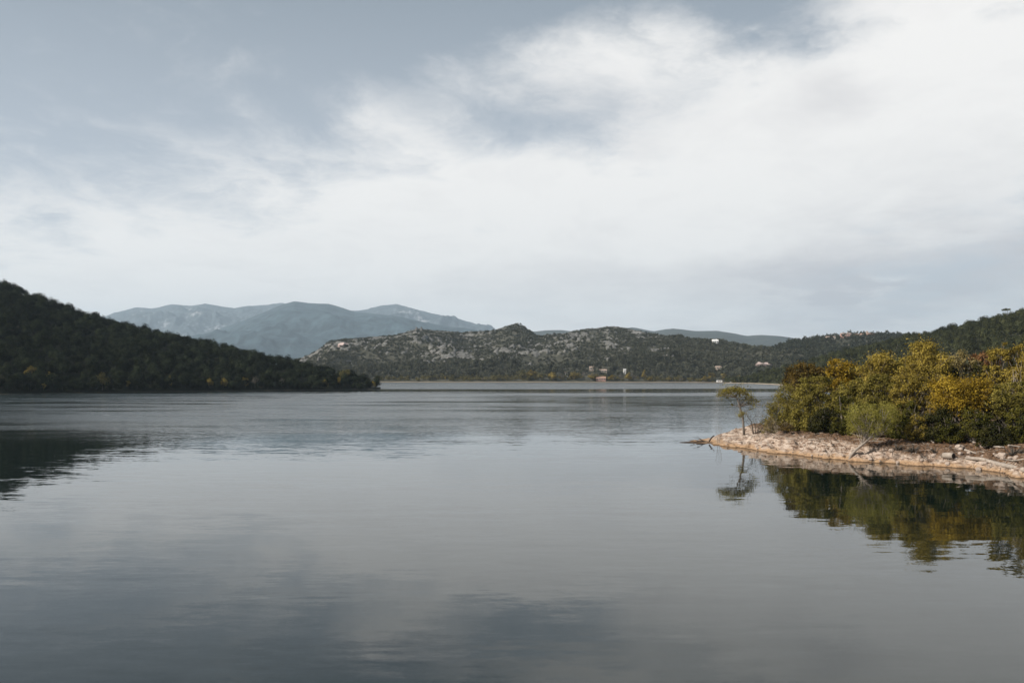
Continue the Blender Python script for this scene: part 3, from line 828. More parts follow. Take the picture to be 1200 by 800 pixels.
# ---- single trees along the far shore
far_row = [(505, 443, 5, 'o'), (522, 444, 4, 's'), (548, 443, 5, 'o'), (566, 444, 5, 'g'), (583, 443, 6, 'o'), (612, 439, 10, 'o'), (622, 437, 11, 'y'), (634, 441, 8, 'o'), (648, 440, 10, 'y'), (659, 441, 8, 'g'),
           (673, 439, 10, 'y'), (685, 439, 9, 'g'), (694, 441, 9, 'y'), (717, 442, 7, 'y'), (727, 442, 8, 'g'), (737, 441, 9, 'y'), (742, 441, 9, 'g'), (755, 440, 10, 's'), (762, 444, 5, 'y'), (784, 444, 5, 'y'),
           (798, 444, 6, 'g'), (826, 443, 7, 'y'), (833, 441, 9, 'y'), (848, 441, 8, 'y'), (868, 442, 8, 'y'), (880, 442, 7, 'g'), (890, 443, 6, 'y'), (905, 444, 5, 'g')]
wordk = {'y': 'yellowing bushy', 's': 'slim yellow', 'o': 'olive rounded', 'g': 'pale leafless'}
cnt = {}
for px, py, ht, kd in far_row:
    cnt[kd] = cnt.get(kd, -1) + 1
    plant_at_shore(grey, px, py - 1, ht * 1.2, kd, '%s tree on the far shore, %s of its sort from the left' % (wordk[kd], ORD[cnt[kd]]), 'autumn trees along the far shore', back=4, fat=1.45)

# ------------------------------------------------------------------ far houses, rocks and caravans
M['wall_pink'] = plain('wall_pink', (0.50, 0.29, 0.24), 0.8, 0.08, 0.5)
M['wall_white'] = plain('wall_white', (0.80, 0.79, 0.77), 0.8, 0.05, 0.5)
M['wall_beige'] = plain('wall_beige', (0.40, 0.33, 0.27), 0.8, 0.08, 0.5)
M['wall_stone'] = plain('wall_stone', (0.45, 0.40, 0.35), 0.8, 0.12, 0.8)
M['roof_tile'] = plain('roof_tile', (0.38, 0.24, 0.18), 0.85, 0.15, 1.0)
M['roof_pale'] = plain('roof_pale', (0.38, 0.29, 0.24), 0.85, 0.12, 1.0)
M['glass'] = plain('glass_dark', (0.04, 0.045, 0.05), 0.15, 0.1)
M['rubber'] = plain('rubber', (0.02, 0.02, 0.02), 0.8)
def house(loc, w, dp, hw_, hr, wall, roof, label, nwin, cat='house', yaw=0.0, floors=1, chimney=True):
    t = empty('house', loc)
    t.rotation_euler.z = yaw
    MB().box(-w / 2, w / 2, -dp / 2, dp / 2, -1.2, hw_).build('wall', wall, t)
    r = MB().gable(-w / 2 - .4, w / 2 + .4, -dp / 2 - .4, dp / 2 + .4, hw_ + 0.01, hw_ + hr).build('roof', roof, t)
    if chimney: MB().box(w * .2, w * .2 + .7, -.35, .35, hw_ + hr * .4, hw_ + hr + .8).build('chimney', wall, r)
    for fl in range(floors):
        zb = 0.9 + fl * 2.8
        for i in range(nwin):
            x = -w / 2 + w * (i + .5) / nwin
            wn = MB().box(x - .55, x + .55, -dp / 2 - .06, -dp / 2 + .1, zb, zb + 1.4).build('window', M['glass'], t)
            f = MB()
            f.box(x - .68, x - .56, -dp / 2 - .1, -dp / 2 + .1, zb - .1, zb + 1.5); f.box(x + .56, x + .68, -dp / 2 - .1, -dp / 2 + .1, zb - .1, zb + 1.5)
            f.box(x - .55, x + .55, -dp / 2 - .1, -dp / 2 + .1, zb + 1.41, zb + 1.5); f.build('frame', M['wall_white'], wn)
            MB().box(x - .7, x + .7, -dp / 2 - .16, -dp / 2 + .1, zb - .2, zb - .11).build('sill', M['wall_white'], wn)
    MB().box(-.5, .5, -dp / 2 - .05, -dp / 2 + .1, -.3, 0.8).build('door', M['bark_dark'], t)
    return tag(t, label, cat)
def on_ridge(rd, px, py, back=0.0):
    """where the line of sight through a pixel first meets a slope"""
    Ys = np.linspace(float(rd.S(px)) + 1 + back, float(rd.C(px)), 400)
    Xs = (px - 600) / F * Ys
    hz = rd.h(Xs, Ys)
    dlt = hz - (CH + (HOR - py) / F * Ys)
    k = np.argmax(dlt >= 0) if (dlt >= 0).any() else int(np.argmax(dlt))
    return Vector((Xs[k], Ys[k], hz[k]))
p = on_ridge(grey, 704, 446)
house(p, 11, 6, 2.8, 2.2, M['wall_pink'], M['roof_tile'], 'salmon pink house at the water edge on the far shore', 4)
house(on_ridge(grey, 694, 435) + Vector((0, 0, 1.5)), 6.5, 6, 3.0, 1.6, M['wall_beige'], M['roof_pale'], 'beige house among trees, up left of the salmon house', 2)
house(on_ridge(grey, 706, 438) + Vector((0, 0, 1.5)), 10, 6, 2.6, 1.6, M['wall_beige'], M['roof_pale'], 'wide beige house right behind the salmon house', 3)
house(on_ridge(grey, 732, 438) + Vector((0, 0, 1.0)), 2.8, 2.8, 4.0, 0.8, M['wall_white'], M['wall_white'], 'narrow white house among dark trees right of the salmon house', 1, chimney=False)
house(on_ridge(grey, 664, 441) + Vector((0, 0, 1.0)), 4, 4, 3.0, 1.2, M['wall_white'], M['roof_pale'], 'tiny white hut among far shore trees, left of the salmon house', 1, chimney=False)
p = on_ridge(grey, 838, 402.5); p.z += 0.8
house(p, 8.5, 7, 2.6, 2.6, M['wall_white'], M['wall_white'], 'white house alone on the hilltop above the far shore', 3)
house(on_ridge(grey, 842, 434) + Vector((0, 0, 1.5)), 7, 6, 2.4, 1.5, M['wall_beige'], M['roof_pale'], 'beige roofed house in trees above the caravans', 2)
def village_house(px, py, w, hw_, hr, wall, roof, label, nwin, floors=1):
    Yc = float(village.C(px)) - 14
    x = (px - 600) / F * Yc
    zg = float(village.h(np.array([x]), np.array([Yc]))[0])
    zt = CH + (HOR - py) / F * Yc
    return house((x, Yc, max(zg, zt - hw_ - hr)), w, 9, hw_, hr, wall, roof, label, nwin, floors=floors)
village_house(991, 390.0, 14, 5.5, 1.4, M['wall_pink'], M['roof_pale'], 'long pink two-storey house on the village ridge skyline', 5, 2)
village_house(1004, 392.5, 9, 4.0, 1.6, M['wall_beige'], M['roof_tile'], 'low tan house right of the pink ridge house', 2)
village_house(1011, 391.5, 7, 4.2, 1.6, M['wall_stone'], M['roof_tile'], 'small stone house midway along the village ridge', 2)
village_house(1020, 390.5, 11, 4.6, 1.6, M['wall_pink'], M['roof_tile'], 'pale pink house beside the church tower on the ridge', 3)
village_house(973, 395.5, 13, 3.6, 1.4, M['wall_stone'], M['roof_pale'], 'leftmost stone house of the village ridge', 3)
Yc = float(village.C(1016)) - 6; x = (1016 - 600) / F * Yc
zt = CH + (HOR - 387.5) / F * Yc
t = empty('church_tower', (x, Yc, zt - 12))
MB().box(-1.5, 1.5, -1.5, 1.5, -2, 10).build('shaft', M['wall_stone'], t)
MB().box(-1.7, 1.7, -1.7, 1.7, 10.01, 10.5).build('cornice', M['wall_stone'], t)
MB().add([(-1.6, -1.6, 10.51), (1.6, -1.6, 10.51), (1.6, 1.6, 10.51), (-1.6, 1.6, 10.51), (0, 0, 12)], [(0, 1, 4), (1, 2, 4), (2, 3, 4), (3, 0, 4), (3, 2, 1, 0)]).build('roof', M['roof_tile'], t)
MB().box(-.5, .5, -1.56, -1.4, 7.2, 9.2).build('belfry_opening', M['glass'], t)
tag(t, 'slim stone tower standing above the roofs of the ridge village', 'tower')

def caravan(px, label, L):
    p_ = on_ridge(grey, px, 448.2)
    p_.z = float(grey.h(np.array([p_.x]), np.array([p_.y]))[0])
    t = empty('caravan', p_)
    prof = [(-L / 2, .5), (L / 2, .5), (L / 2, 1.9), (L / 2 - .5, 2.7), (-L / 2 + .4, 2.7), (-L / 2, 2.1)]
    k = len(prof)
    MB().add([(a, -1.1, b) for a, b in prof] + [(a, 1.1, b) for a, b in prof],
             [tuple(range(k)), tuple(range(2 * k - 1, k - 1, -1))] + [(i, k + i, k + (i + 1) % k, (i + 1) % k) for i in range(k)]).build('body', M['wall_white'], t)
    for x0 in (-L * .3, L * .1):
        MB().box(x0, x0 + L * .2, -1.13, -1.0, 1.4, 2.1).build('window', M['glass'], t)
    MB().box(-.3, .3, -1.12, -1.0, .6, 2.3).build('door', M['wall_beige'], t)
    for x0 in (-L * .25, L * .25):
        MB().tube([(x0, -1.15, .35), (x0, -.85, .35)], .35, 12).build('wheel', M['rubber'], t)
    return tag(t, label, 'caravan', 'caravans on the far beach')
caravan(843, 'larger white caravan on the far beach', 6.0)
caravan(858, 'smaller white caravan to the right on the far beach', 4.2)

def crag(name, px, py_base, py_top, wpx, rd, mat, label, Y=None):
    p_ = on_ridge(rd, px, py_base)
    k = p_.y / F
    me = blobrock(int(px), name, mat)
    o = link(name, me, None, p_)
    o.scale = (wpx * k / 2, wpx * k / 2 * 0.8, (py_base - py_top) * k * 0.85)
    return tag(o, label, 'rock')
crag('quarry_rock', 895, 430, 422, 22, grey, M['pink_rock'], 'bare pinkish quarry face in the wood at the valley mouth')
crag('rock_crag', 402, 405, 400, 14, grey, M['pink_rock'], 'pinkish crag on the left shoulder of the rocky hill')
crag('rock_spire', 373, 424, 416, 3, grey, M['grey_rock'], 'slender pale rock spire at the far left foot of rocky hill')
crag('rock_spire', 488, 388, 381, 3.5, grey, M['grey_rock'], 'left one of two pale spires on the rocky hill crest')
crag('rock_spire', 494, 388, 382, 3, grey, M['grey_rock'], 'right one of two pale spires on the rocky hill crest')
crag('rock_crag', 748, 392, 387, 20, grey, M['grey_rock'], 'long pale crag just right of the round hill summit')

# lone umbrella pine on the right-hand skyline
Yc = float(right.C(1180)); x = (1180 - 600) / F * Yc
t = empty('umbrella_pine', (x, Yc, float(right.h(np.array([x]), np.array([Yc]))[0]) - .2))
rg = np.random.RandomState(77)
V, Q, rn = leaves(rg, [(rg.uniform(-2.6, 2.6), rg.uniform(-2, 2), 8.0 + rg.uniform(-.3, .5)) for _ in range(10)], [1.2] * 10, 520, .6, squash=.5)
link('crown', mesh_np('crown', V, Q, M['hillwood'], rnd=rn), t)
MB().tube(bez((0, 0, -.5), (.4, 0, 7.8), (.3, 0, 0)), [.3, .27, .24, .2, .18, .12], 6).build('trunk', M['bark_dark'], t, smooth=True)
tag(t, 'flat-topped pine standing out on the right-hand skyline', 'tree')

# ------------------------------------------------------------------ the trees of the wooded point
GROUP = 'autumn trees on the point'
def big_tree(px, top, Y, wpx, bot, mat, name, label, seed, n=13000, leaf=0.19,  stems=1, bark='bark_pale', lean=0.0, clump=0.115, twiggy=0.0, nclump=96, group=GROUP, cat='tree', shape='round'):
    rng = np.random.RandomState(seed)
    Y = Y * KY
    Xb = (px - 600) / F * Y
    zb = land_z(Xb, Y)
    ztop = CH + (HOR - top) / F * Y
    R = wpx / 2 / F * Y
    cb = max(CH + (HOR - bot) / F * Y, zb + 0.2) - zb
    H = ztop - zb
    t = empty(name, (Xb, Y, zb))
    cz, rz = (H + cb) / 2, (H - cb) / 2
    cs, rs = [], []
    for i in range(nclump):
        dv = rng.normal(size=3); dv /= np.linalg.norm(dv)
        if dv[1] > 0.5 and rng.random() < 0.4: dv[1] *= -1
        k = 0.50 + 0.42 * rng.random() ** 0.7
        if rng.random() < 0.22: k *= 0.5
        x_, y_, z_ = dv[0] * R * k, dv[1] * R * 0.85 * k, cz + dv[2] * rz * k
        if shape == 'dome': z_ = cb + abs(dv[2]) * rz * 2 * k
        r_ = R * clump * (0.7 + 0.9 * rng.random())
        z_ = min(z_, H - r_ * 0.8)
        cs.append((x_ + lean * z_ / H, y_, z_)); rs.append(r_)
    V, Q, rn = leaves(rng, cs, rs, int(n * 1.5), leaf, squash=0.72, shell=0.4, loose=0.20)
    link('crown', mesh_np('crown', V, Q, M[mat], rnd=rn), t)
    mb = MB()
    tips = sorted(range(len(cs)), key=lambda i: -cs[i][2])
    for s in range(stems):
        ox = rng.uniform(-.5, .5) * (stems > 1); oy = rng.uniform(-.5, .5) * (stems > 1)
        topp = Vector((lean * .8 + rng.uniform(-.3, .3) * R * (stems > 1) * 1.6, rng.uniform(-.3, .3) * R, H * .86))
        r0 = (0.018 * H + 0.03) * (1 if stems == 1 else .7)
        path = bez((ox, oy, -.35), topp, (rng.uniform(-.4, .4), rng.uniform(-.4, .4), 0), 8)
        mb.tube(path, [r0 * (1.25 - 1.05 * i / 8) for i in range(9)], 7)
        for i in tips[s::stems]:
            c_ = Vector(cs[i])
            a = min(7, max(1, int(8 * (c_.z / H) * rng.uniform(.55, .8))))
            st = path[a]
            mid = bez(st, c_, (rng.uniform(-.2, .2), rng.uniform(-.2, .2), rng.uniform(0, .35)), 4)
            rb = max(0.014, r0 * (1.1 - a / 8) * .38)
            mb.tube(mid, [rb, rb * .8, rb * .6, rb * .45, rb * .25], 4)
            for q in range(3):
                e = c_ + Vector(rng.normal(size=3)) * rs[i] * (.75 if q else 1.2) + Vector((0, 0, 0 if q else rs[i] * .5))
                mb.tube([mid[3], c_ * .4 + e * .6, e], [rb * .35, rb * .28, 0.006], 3)
    mb.build('trunk', M[bark], t, smooth=True)
    return tag(t, label, cat, group)

T = big_tree
# back rows
T(945, 424, 97, 62, 470, 'brown', 'alder_tree', 'brown-green tree behind the olive ones at the left end of the grove', 1, 11000, .22)
T(985, 419, 91.5, 46, 470, 'amber', 'alder_tree', 'small orange-topped tree between the brown one and the gold one', 2, 10000, .2)
T(1032, 409, 87, 58, 480, 'gold', 'poplar_tree', 'golden tree left of the tallest dome-topped one', 3, 14000, .2, clump=.2)
T(1083, 399, 80.5, 64, 480, 'gold', 'poplar_tree', 'tallest dome-topped golden tree in the grove', 4, 17000, .2, clump=.19)
T(1122, 411, 84, 56, 470, 'tan', 'poplar_tree', 'pale tan thinning tree behind the orange-gold one', 5, 8000, .2)
T(1152, 409, 84, 36, 450, 'russet', 'maple_tree', 'small pinkish russet crown on the grove skyline', 6, 7000, .2)
T(1150, 424, 79.5, 56, 480, 'dark', 'evergreen_oak', 'dark evergreen showing under the russet crown', 7, 11000, .2)
T(1172, 398, 77, 46, 490, 'gold', 'poplar_tree', 'tall gold tree near the right edge, left of the last one', 8, 12000, .19)
T(1204, 395, 75.5, 58, 480, 'gold', 'poplar_tree', 'gold tree cut by the right picture edge', 9, 13000, .19)
T(1252, 396, 74, 70, 490, 'olive', 'poplar_tree', 'olive tree beyond the right picture edge', 10, 8000, .22)
T(1060, 418, 88, 60, 480, 'olive', 'poplar_tree', 'olive tree filling the gap between the two tall gold ones', 33, 11000, .22)
T(1010, 424, 94, 56, 480, 'olive', 'alder_tree', 'muted olive tree behind the golden tree', 34, 9000, .22)
T(1105, 424, 81, 54, 490, 'dark', 'evergreen_oak', 'dark tree right of the tallest golden dome', 35, 10000, .21)
# middle row
T(922, 447, 92, 56, 503, 'olive', 'willow_bush', 'feathery olive bush at the left end of the grove', 11, 11000, .15, stems=4, clump=.2, shape='dome')
T(957, 433, 86, 68, 506, 'olive', 'alder_tree', 'broad olive tree above the pale bank, left of the dark gap', 12, 17000, .18, stems=2, shape='dome')
T(1002, 440, 84, 56, 508, 'olive', 'alder_tree', 'olive tree behind the lime-green leaning willow', 13, 13000, .18)
T(1034, 436, 80, 60, 510, 'olive', 'alder_tree', 'olive tree with bare pale twigs right of the leaning willow', 14, 14000, .17)
T(1070, 432, 76.5, 66, 512, 'gold', 'alder_tree', 'gold-green tree below the tallest dome', 15, 15000, .17)
T(1128, 434, 73.5, 84, 496, 'amber', 'maple_tree', 'bright orange-gold spreading tree over the dark hollow', 16, 18000, .18, clump=.16)
T(1180, 446, 72, 66, 505, 'olive', 'alder_tree', 'dull olive tree at right edge below the tall gold tree', 17, 13000, .17)
T(1222, 440, 71, 70, 510, 'green', 'alder_tree', 'green tree just past the right picture edge', 18, 9000, .2)
# front shrubs
T(990, 456, 80, 38, 510, 'green', 'rounded_bush', 'yellow-green rounded bush beside the dark gap', 19, 10000, .15, stems=3, shape='dome', cat='bush')
T(968, 474, 81, 46, 514, 'dark', 'rounded_bush', 'dark bush at the foot of the broad olive tree', 20, 8000, .16, stems=3, shape='dome', cat='bush')
T(1062, 466, 74.5, 46, 520, 'green', 'rounded_bush', 'green bush right of the leaning willow', 21, 9000, .15, stems=3, shape='dome', cat='bush')
T(1076, 478, 73, 32, 522, 'gold', 'rounded_bush', 'small gold-leaved bush at the bank top, centre of the grove', 22, 6000, .14, stems=3, shape='dome', cat='bush')
T(1098, 472, 72.5, 52, 520, 'dark', 'rounded_bush', 'dark green bush under the orange-gold tree', 23, 9000, .15, stems=3, shape='dome', cat='bush')
T(1110, 484, 71.5, 34, 523, 'green', 'rounded_bush', 'low green-gold bush above the hollow log', 24, 6500, .14, stems=3, shape='dome', cat='bush')
T(1146, 476, 70.5, 54, 522, 'green', 'rounded_bush', 'wide green bush at the bank top near the right edge', 25, 10000, .15, stems=4, shape='dome', cat='bush')
T(1166, 492, 69, 44, 528, 'dark', 'rounded_bush', 'dark low bush overhanging the bank near the right edge', 26, 7000, .14, stems=4, shape='dome', cat='bush')
T(1196, 474, 69.5, 46, 522, 'green', 'rounded_bush', 'green bush cut by the right picture edge', 27, 8000, .15, stems=3, shape='dome', cat='bush')
T(1028, 478, 77, 44, 514, 'dark', 'rounded_bush', 'dark bush behind the leaning willow', 28, 8000, .15, stems=3, shape='dome', cat='bush')

T(903, 486, 90, 26, 508, 'tan', 'dry_bush', 'low pale dry bush right of the bare grey bush', 36, 1500, .10, stems=5, shape='dome', cat='bush')
T(936, 478, 87, 34, 510, 'olive', 'dry_bush', 'low olive bush under the feathery bush, on the bank crest', 37, 4500, .13, stems=4, shape='dome', cat='bush')
T(921, 494, 84, 22, 512, 'brown', 'dry_bush', 'small brown dead bush on the open bank below the feathery bush', 38, 1500, .10, stems=5, shape='dome', cat='bush')
# ---- bare and special plants
def twig_tree(name, base, H, spread, n, seed, mat, label, r0=.05, up=.8, tint=None, nleaf=0, leaf_size=.1, cat='tree'):
    rng = np.random.RandomState(seed)
    t = empty(name, base)
    mb = MB(); tips = []
    for i in range(n):
        e = Vector((rng.uniform(-1, 1) * spread, rng.uniform(-.6, .6) * spread, H * rng.uniform(.55, 1)))
        path = bez((rng.uniform(-.12, .12), rng.uniform(-.12, .12), -.25), e, (rng.uniform(-.3, .3) * spread, 0, -H * .1 * (1 - up)), 6)
        r = r0 * rng.uniform(.5, 1)
        mb.tube(path, [r * (1 - .85 * k / 6) for k in range(7)], 4)
        for k in (2, 3, 4, 5):
            for s in range(2):
                q = path[k] + Vector((rng.uniform(-1, 1) * spread * .35, rng.uniform(-1, 1) * spread * .3, H * rng.uniform(.06, .22)))
                mb.tube([path[k], (path[k] + q) / 2 + Vector((0, 0, -.03 * H)), q], [r * .45, r * .3, .006], 3); tips.append(q)
    mb.build('branches', M[mat], t, smooth=True)
    if nleaf:
        V, Q, rn = leaves(rng, [tuple(q) for q in tips], [.22 * (H / 3)] * len(tips), nleaf, leaf_size)
        link('leaves', mesh_np('leaves', V, Q, M[tint], rnd=rn), t)
    return tag(t, label, cat)
def on_land(px, py, y0=56 * KY, y1=112 * KY):
    """where the line of sight through a pixel first meets the point"""
    Ys = np.arange(y0, y1, .05); Xs = (px - 600) / F * Ys
    hz = land_h(Xs, Ys); dl = hz - (CH + (HOR - py) / F * Ys)
    ok = (dl >= 0) & (hz > 0.02)
    if not ok.any():
        k = int(np.argmax(dl))
    else: k = int(np.argmax(ok))
    return Vector((Xs[k], Ys[k], hz[k]))
def land_at(px, Y):
    Y = Y * KY
    x_ = (px - 600) / F * Y
    return Vector((x_, Y, land_z(x_, Y)))

twig_tree('bare_bush', land_at(886, 92), 2.9, 1.7, 13, 51, 'bark_dark', 'bare grey twiggy bush right of the lone flat-topped tree', .03, nleaf=260, leaf_size=.09, tint='olive', cat='bush')
twig_tree('bare_sapling', land_at(841, 89.5), 2.6, .55, 5, 52, 'bark_pale', 'thin bare sapling near the tip of the point', .018, cat='sapling')
twig_tree('bare_tree', land_at(1197, 74), 7.6, 1.6, 6, 53, 'driftwood', 'bare grey-white branches showing at the right picture edge', .09, cat='tree')
twig_tree('bare_bush', land_at(912, 86), 1.6, 1.6, 9, 54, 'driftwood', 'pale dead brush on the bank crest below the feathery bush', .03, cat='bush')

# lone flat-topped tree
b = land_at(872, 92); Y0 = b.y
t = empty('flat_topped_tree', b)
L = lambda px, py, dy=0.0: at(px, py, Y0 + dy) - b
mb = MB()
tr = [Vector((0, 0, -.3)), L(871, 495), L(870, 486), L(867, 477), L(863.5, 466), L(861, 460)]
mb.tube(tr, [.15, .13, .115, .10, .08, .05], 7)
rg = np.random.RandomState(61)
cs, rs = [], []
for (qx, qy, dy, r_) in [(845, 461, -.4, .42), (849, 458, .5, .5), (853, 457, 0, .55), (858, 456, -.5, .55), (863, 456, .4, .6), (868, 457, -.3, .6), (872, 459, .5, .55), (876, 462, 0, .5), (880, 465, -.4, .42), (883, 468, .3, .35),
                         (855, 461, .6, .45), (866, 461, .5, .5), (848, 463, .2, .35), (875, 467, .1, .4), (842, 463, .1, .3), (870, 484, -.3, .42), (867, 487, .2, .35), (878, 472, .2, .3), (852, 466, .3, .25), (884, 474, -.2, .3), (858, 474, .2, .22), (888, 470, .1, .25), (880, 479, .3, .25)]:
    c_ = L(qx, qy, dy); cs.append(tuple(c_)); rs.append(r_)
    st = tr[4] if qy < 470 and qx < 866 else (tr[3] if qy < 475 else tr[2])
    mb.tube(bez(st, c_, (0, 0, .15), 4), [.045, .038, .03, .022, .012], 4)
    for q in range(4):
        e = c_ + Vector(rg.normal(size=3)) * r_ * .7; mb.tube([c_ * .8 + st * .2, (c_ + e) / 2, e], [.014, .011, .005], 3)
for q in range(14):
    s_ = tr[1 + q % 3]; e = s_ + Vector((rg.uniform(-1.3, 1.0), rg.uniform(-.7, .7), rg.uniform(-.1, .9)))
    mb.tube(bez(s_, e, (0, 0, .12), 3), [.022, .017, .012, .006], 3)
mb.build('trunk', M['bark_pale'], t, smooth=True)
V, Q, rn = leaves(rg, cs, [q * 1.15 for q in rs], 4200, .13, squash=.7, shell=.15, loose=.3)
link('crown', mesh_np('crown', V, Q, M['olive'], rnd=rn), t)
tag(t, 'lone slender flat-topped tree leaning left on the bare point', 'tree')
# its short second stem
b2 = land_at(883, 91.5); t = empty('leaning_sapling', b2)
mb = MB(); mb.tube([Vector((0, 0, -.2)), at(881, 494, b2.y) - b2, at(877, 489, b2.y) - b2, at(873, 483, b2.y) - b2], [.06, .05, .04, .02], 5)
for q in range(6):
    s_ = at(879 - q, 492 - 1.6 * q, b2.y) - b2; mb.tube([s_, s_ + Vector((rg.uniform(-.5, .7), rg.uniform(-.3, .3), rg.uniform(.2, .6)))], [.02, .006], 3)
mb.build('stem', M['bark_dark'], t, smooth=True)
tag(t, 'short dark stem leaning towards the lone flat-topped tree', 'tree')

# leaning lime-green willow rooted at the water edge
b = on_land(996, 536.5); Y0 = b.y
t = empty('leaning_willow', b)
L = lambda px, py, dy=0.0: at(px, py, Y0 + dy) - b
mb = MB()
tr = [Vector((-.1, 0, -.4)), L(998, 532, -.3), L(1003, 527, -.6), L(1010, 521, -.9), L(1017, 515, -1.0), L(1026, 510, -.9), L(1036, 506, -.7)]
mb.tube(tr, [.15, .145, .13, .12, .105, .085, .05], 8)
rg = np.random.RandomState(63)
cs, rs = [], []
for i in range(70):
    qx = rg.uniform(992, 1050); top_ = 472 + 0.012 * (qx - 1020) ** 2
    qy = rg.uniform(top_, 508 - .15 * abs(qx - 1020)); dy = rg.uniform(-1.8, .8)
    c_ = L(qx, qy, dy); cs.append(tuple(c_)); rs.append(rg.uniform(.32, .55))
    st = tr[3 + int(rg.randint(0, 4))]
    mb.tube(bez(st, c_, (rg.uniform(-.2, .2), 0, -.15), 4), [.03, .025, .02, .014, .007], 4)
for (qx, qy) in [(1000, 500), (1008, 497), (1013, 505), (1020, 495), (996, 507)]:
    mb.tube(bez(tr[4], L(qx, qy, -.4), (0, 0, .1), 4), [.04, .03, .025, .018, .01], 4)
mb.build('trunk', M['driftwood'], t, smooth=True)
V, Q, rn = leaves(rg, cs, rs, 12000, .13, aspect=.35, squash=1.3, shell=.2, loose=.2)
link('crown', mesh_np('crown', V, Q, M['willow'], rnd=rn), t)
tag(t, 'lime-green willow with pale trunk leaning right out of the water edge', 'tree')

# ------------------------------------------------------------------ driftwood, logs, stones
def wood(name, pts, r, mat, label, branches=(), cat='driftwood', n=8):
    base = Vector(pts[0])
    t = empty(name, base)
    P_ = [Vector(p_) - base for p_ in pts]
    MB().tube(P_, r, n).build('stem', M[mat], t, smooth=True)
    for a, e, rb in branches:
        MB().tube(bez(Vector(a) - base, Vector(e) - base, (0, 0, .12), 4), [rb, rb * .85, rb * .7, rb * .5, rb * .25], 5).build('branch', M[mat], t, smooth=True)
    return tag(t, label, cat)
def pts_on(lst, lift=0.06):
    res = []
    for px, py in lst:
        p_ = on_land(px, py); p_.z += lift; res.append(p_)
    return res
Yt = 92.0
A_ = lambda px, py, Y=Yt: at(px, py, Y * KY)
wood('dead_branch', [A_(834, 519.2), A_(826, 517.5), A_(819, 517), A_(812, 518), A_(803, 518), A_(796, 518.2)], [.13, .14, .11, .08, .06, .02], 'deadwood',
     'dark dead branch reaching out over the water from the tip of the point',
     [(A_(826, 517.2), A_(812, 512, 91.6), .05), (A_(820, 516.6), A_(809, 515, 92.5), .04), (A_(824, 517), A_(816, 510.5, 92.3), .045), (A_(815, 517.6), A_(806, 515.5, 91.2), .03)])
wood('drift_stick', [A_(831, 517.0, 91.3), A_(834, 512.5, 91.3), A_(837, 510, 91.3)], [.09, .085, .06], 'deadwood', 'short dark stick poking up beside the dead branch')

lg = on_land(1106, 536.8); lg.z += .16
ax = Vector((.46, -.885, .02))
t = empty('hollow_log', lg)
MB().tube([-ax * .05, ax * .25, ax * .6, ax * .98], [.24, .27, .28, .27], 14).build('trunk', M['driftwood'], t, smooth=True)
MB().tube([ax * .94, ax * .992], [.235, .235], 14).build('hollow', M['hollow'], t)  # solid dark disc over the log end, painted as shade inside it
tag(t, 'short thick pale log with dark hollow end at the water edge', 'log')
wood('fallen_log', pts_on([(1132, 537), (1150, 540), (1168, 544), (1186, 548), (1204, 553)], .02), [.12, .17, .19, .2, .2], 'driftwood', 'long pale fallen log lying along the waterline at the right edge', cat='log')
logs = [([(1044, 511), (1052, 511.5), (1061, 512.5), (1069, 514)], .085, 'driftwood', 'long thin white log at the bank top behind the leaning willow'),
    ([(1086, 513.5), (1091, 516.5), (1094, 519)], .09, 'driftwood', 'short white stick angled down beside the dark brush'),
    ([(1093, 516), (1101, 514.5), (1110, 515.5)], .13, 'driftwood', 'bleached log left of the pair on the bank above the hollow log'),
    ([(1113, 516), (1122, 516), (1128, 517)], .1, 'driftwood', 'bleached log middle of the bank row above the hollow log'),
    ([(1129, 517), (1137, 517.5), (1143, 519.5)], .12, 'driftwood', 'bleached thick log third along the bank row'),
    ([(1130, 527.5), (1139, 530), (1148, 533)], .09, 'driftwood', 'pale stick slanting across the sandy bank right of the hollow log'),
    ([(1164, 524.5), (1170, 524.7), (1177, 525)], .1, 'driftwood', 'short straight bleached log under the dark overhanging bush'),
    ([(1182, 523), (1189, 523.5), (1196, 524)], .09, 'driftwood', 'short pale log nearest the right edge on the bank top'),
    ([(1176, 540), (1188, 540), (1203, 540.5)], .07, 'driftwood', 'thin grey pole above the long fallen log'),
    ([(1140, 521), (1150, 517), (1157, 513)], .06, 'bark_dark', 'dark thin branch leaning up into the dark low bush'),
    ([(900, 503), (910, 502), (920, 503)], .08, 'driftwood', 'grey log on the bank crest below the feathery bush'),
    ([(922, 498), (932, 496), (942, 495)], .07, 'driftwood', 'grey fallen branch just above the crest log at left'),
    ([(893, 502), (899, 505), (903, 508)], .06, 'deadwood', 'dark twig lying on the bank right of the bare bush'),
    ([(1012, 519), (1024, 517.5), (1034, 518)], .06, 'driftwood', 'thin pale stick behind the leaning willow trunk'),
    ([(948, 515), (957, 515.5), (968, 514)], .06, 'driftwood', 'thin grey stick on the pale bank under the broad olive tree')]
for pts, r, mt, lb in logs:
    p3 = pts_on(pts, r * .5)
    wood('bleached_log' if mt == 'driftwood' else 'dark_branch', p3, [r * (1 - .3 * i / (len(p3) - 1)) for i in range(len(p3))], mt, lb, cat='log')

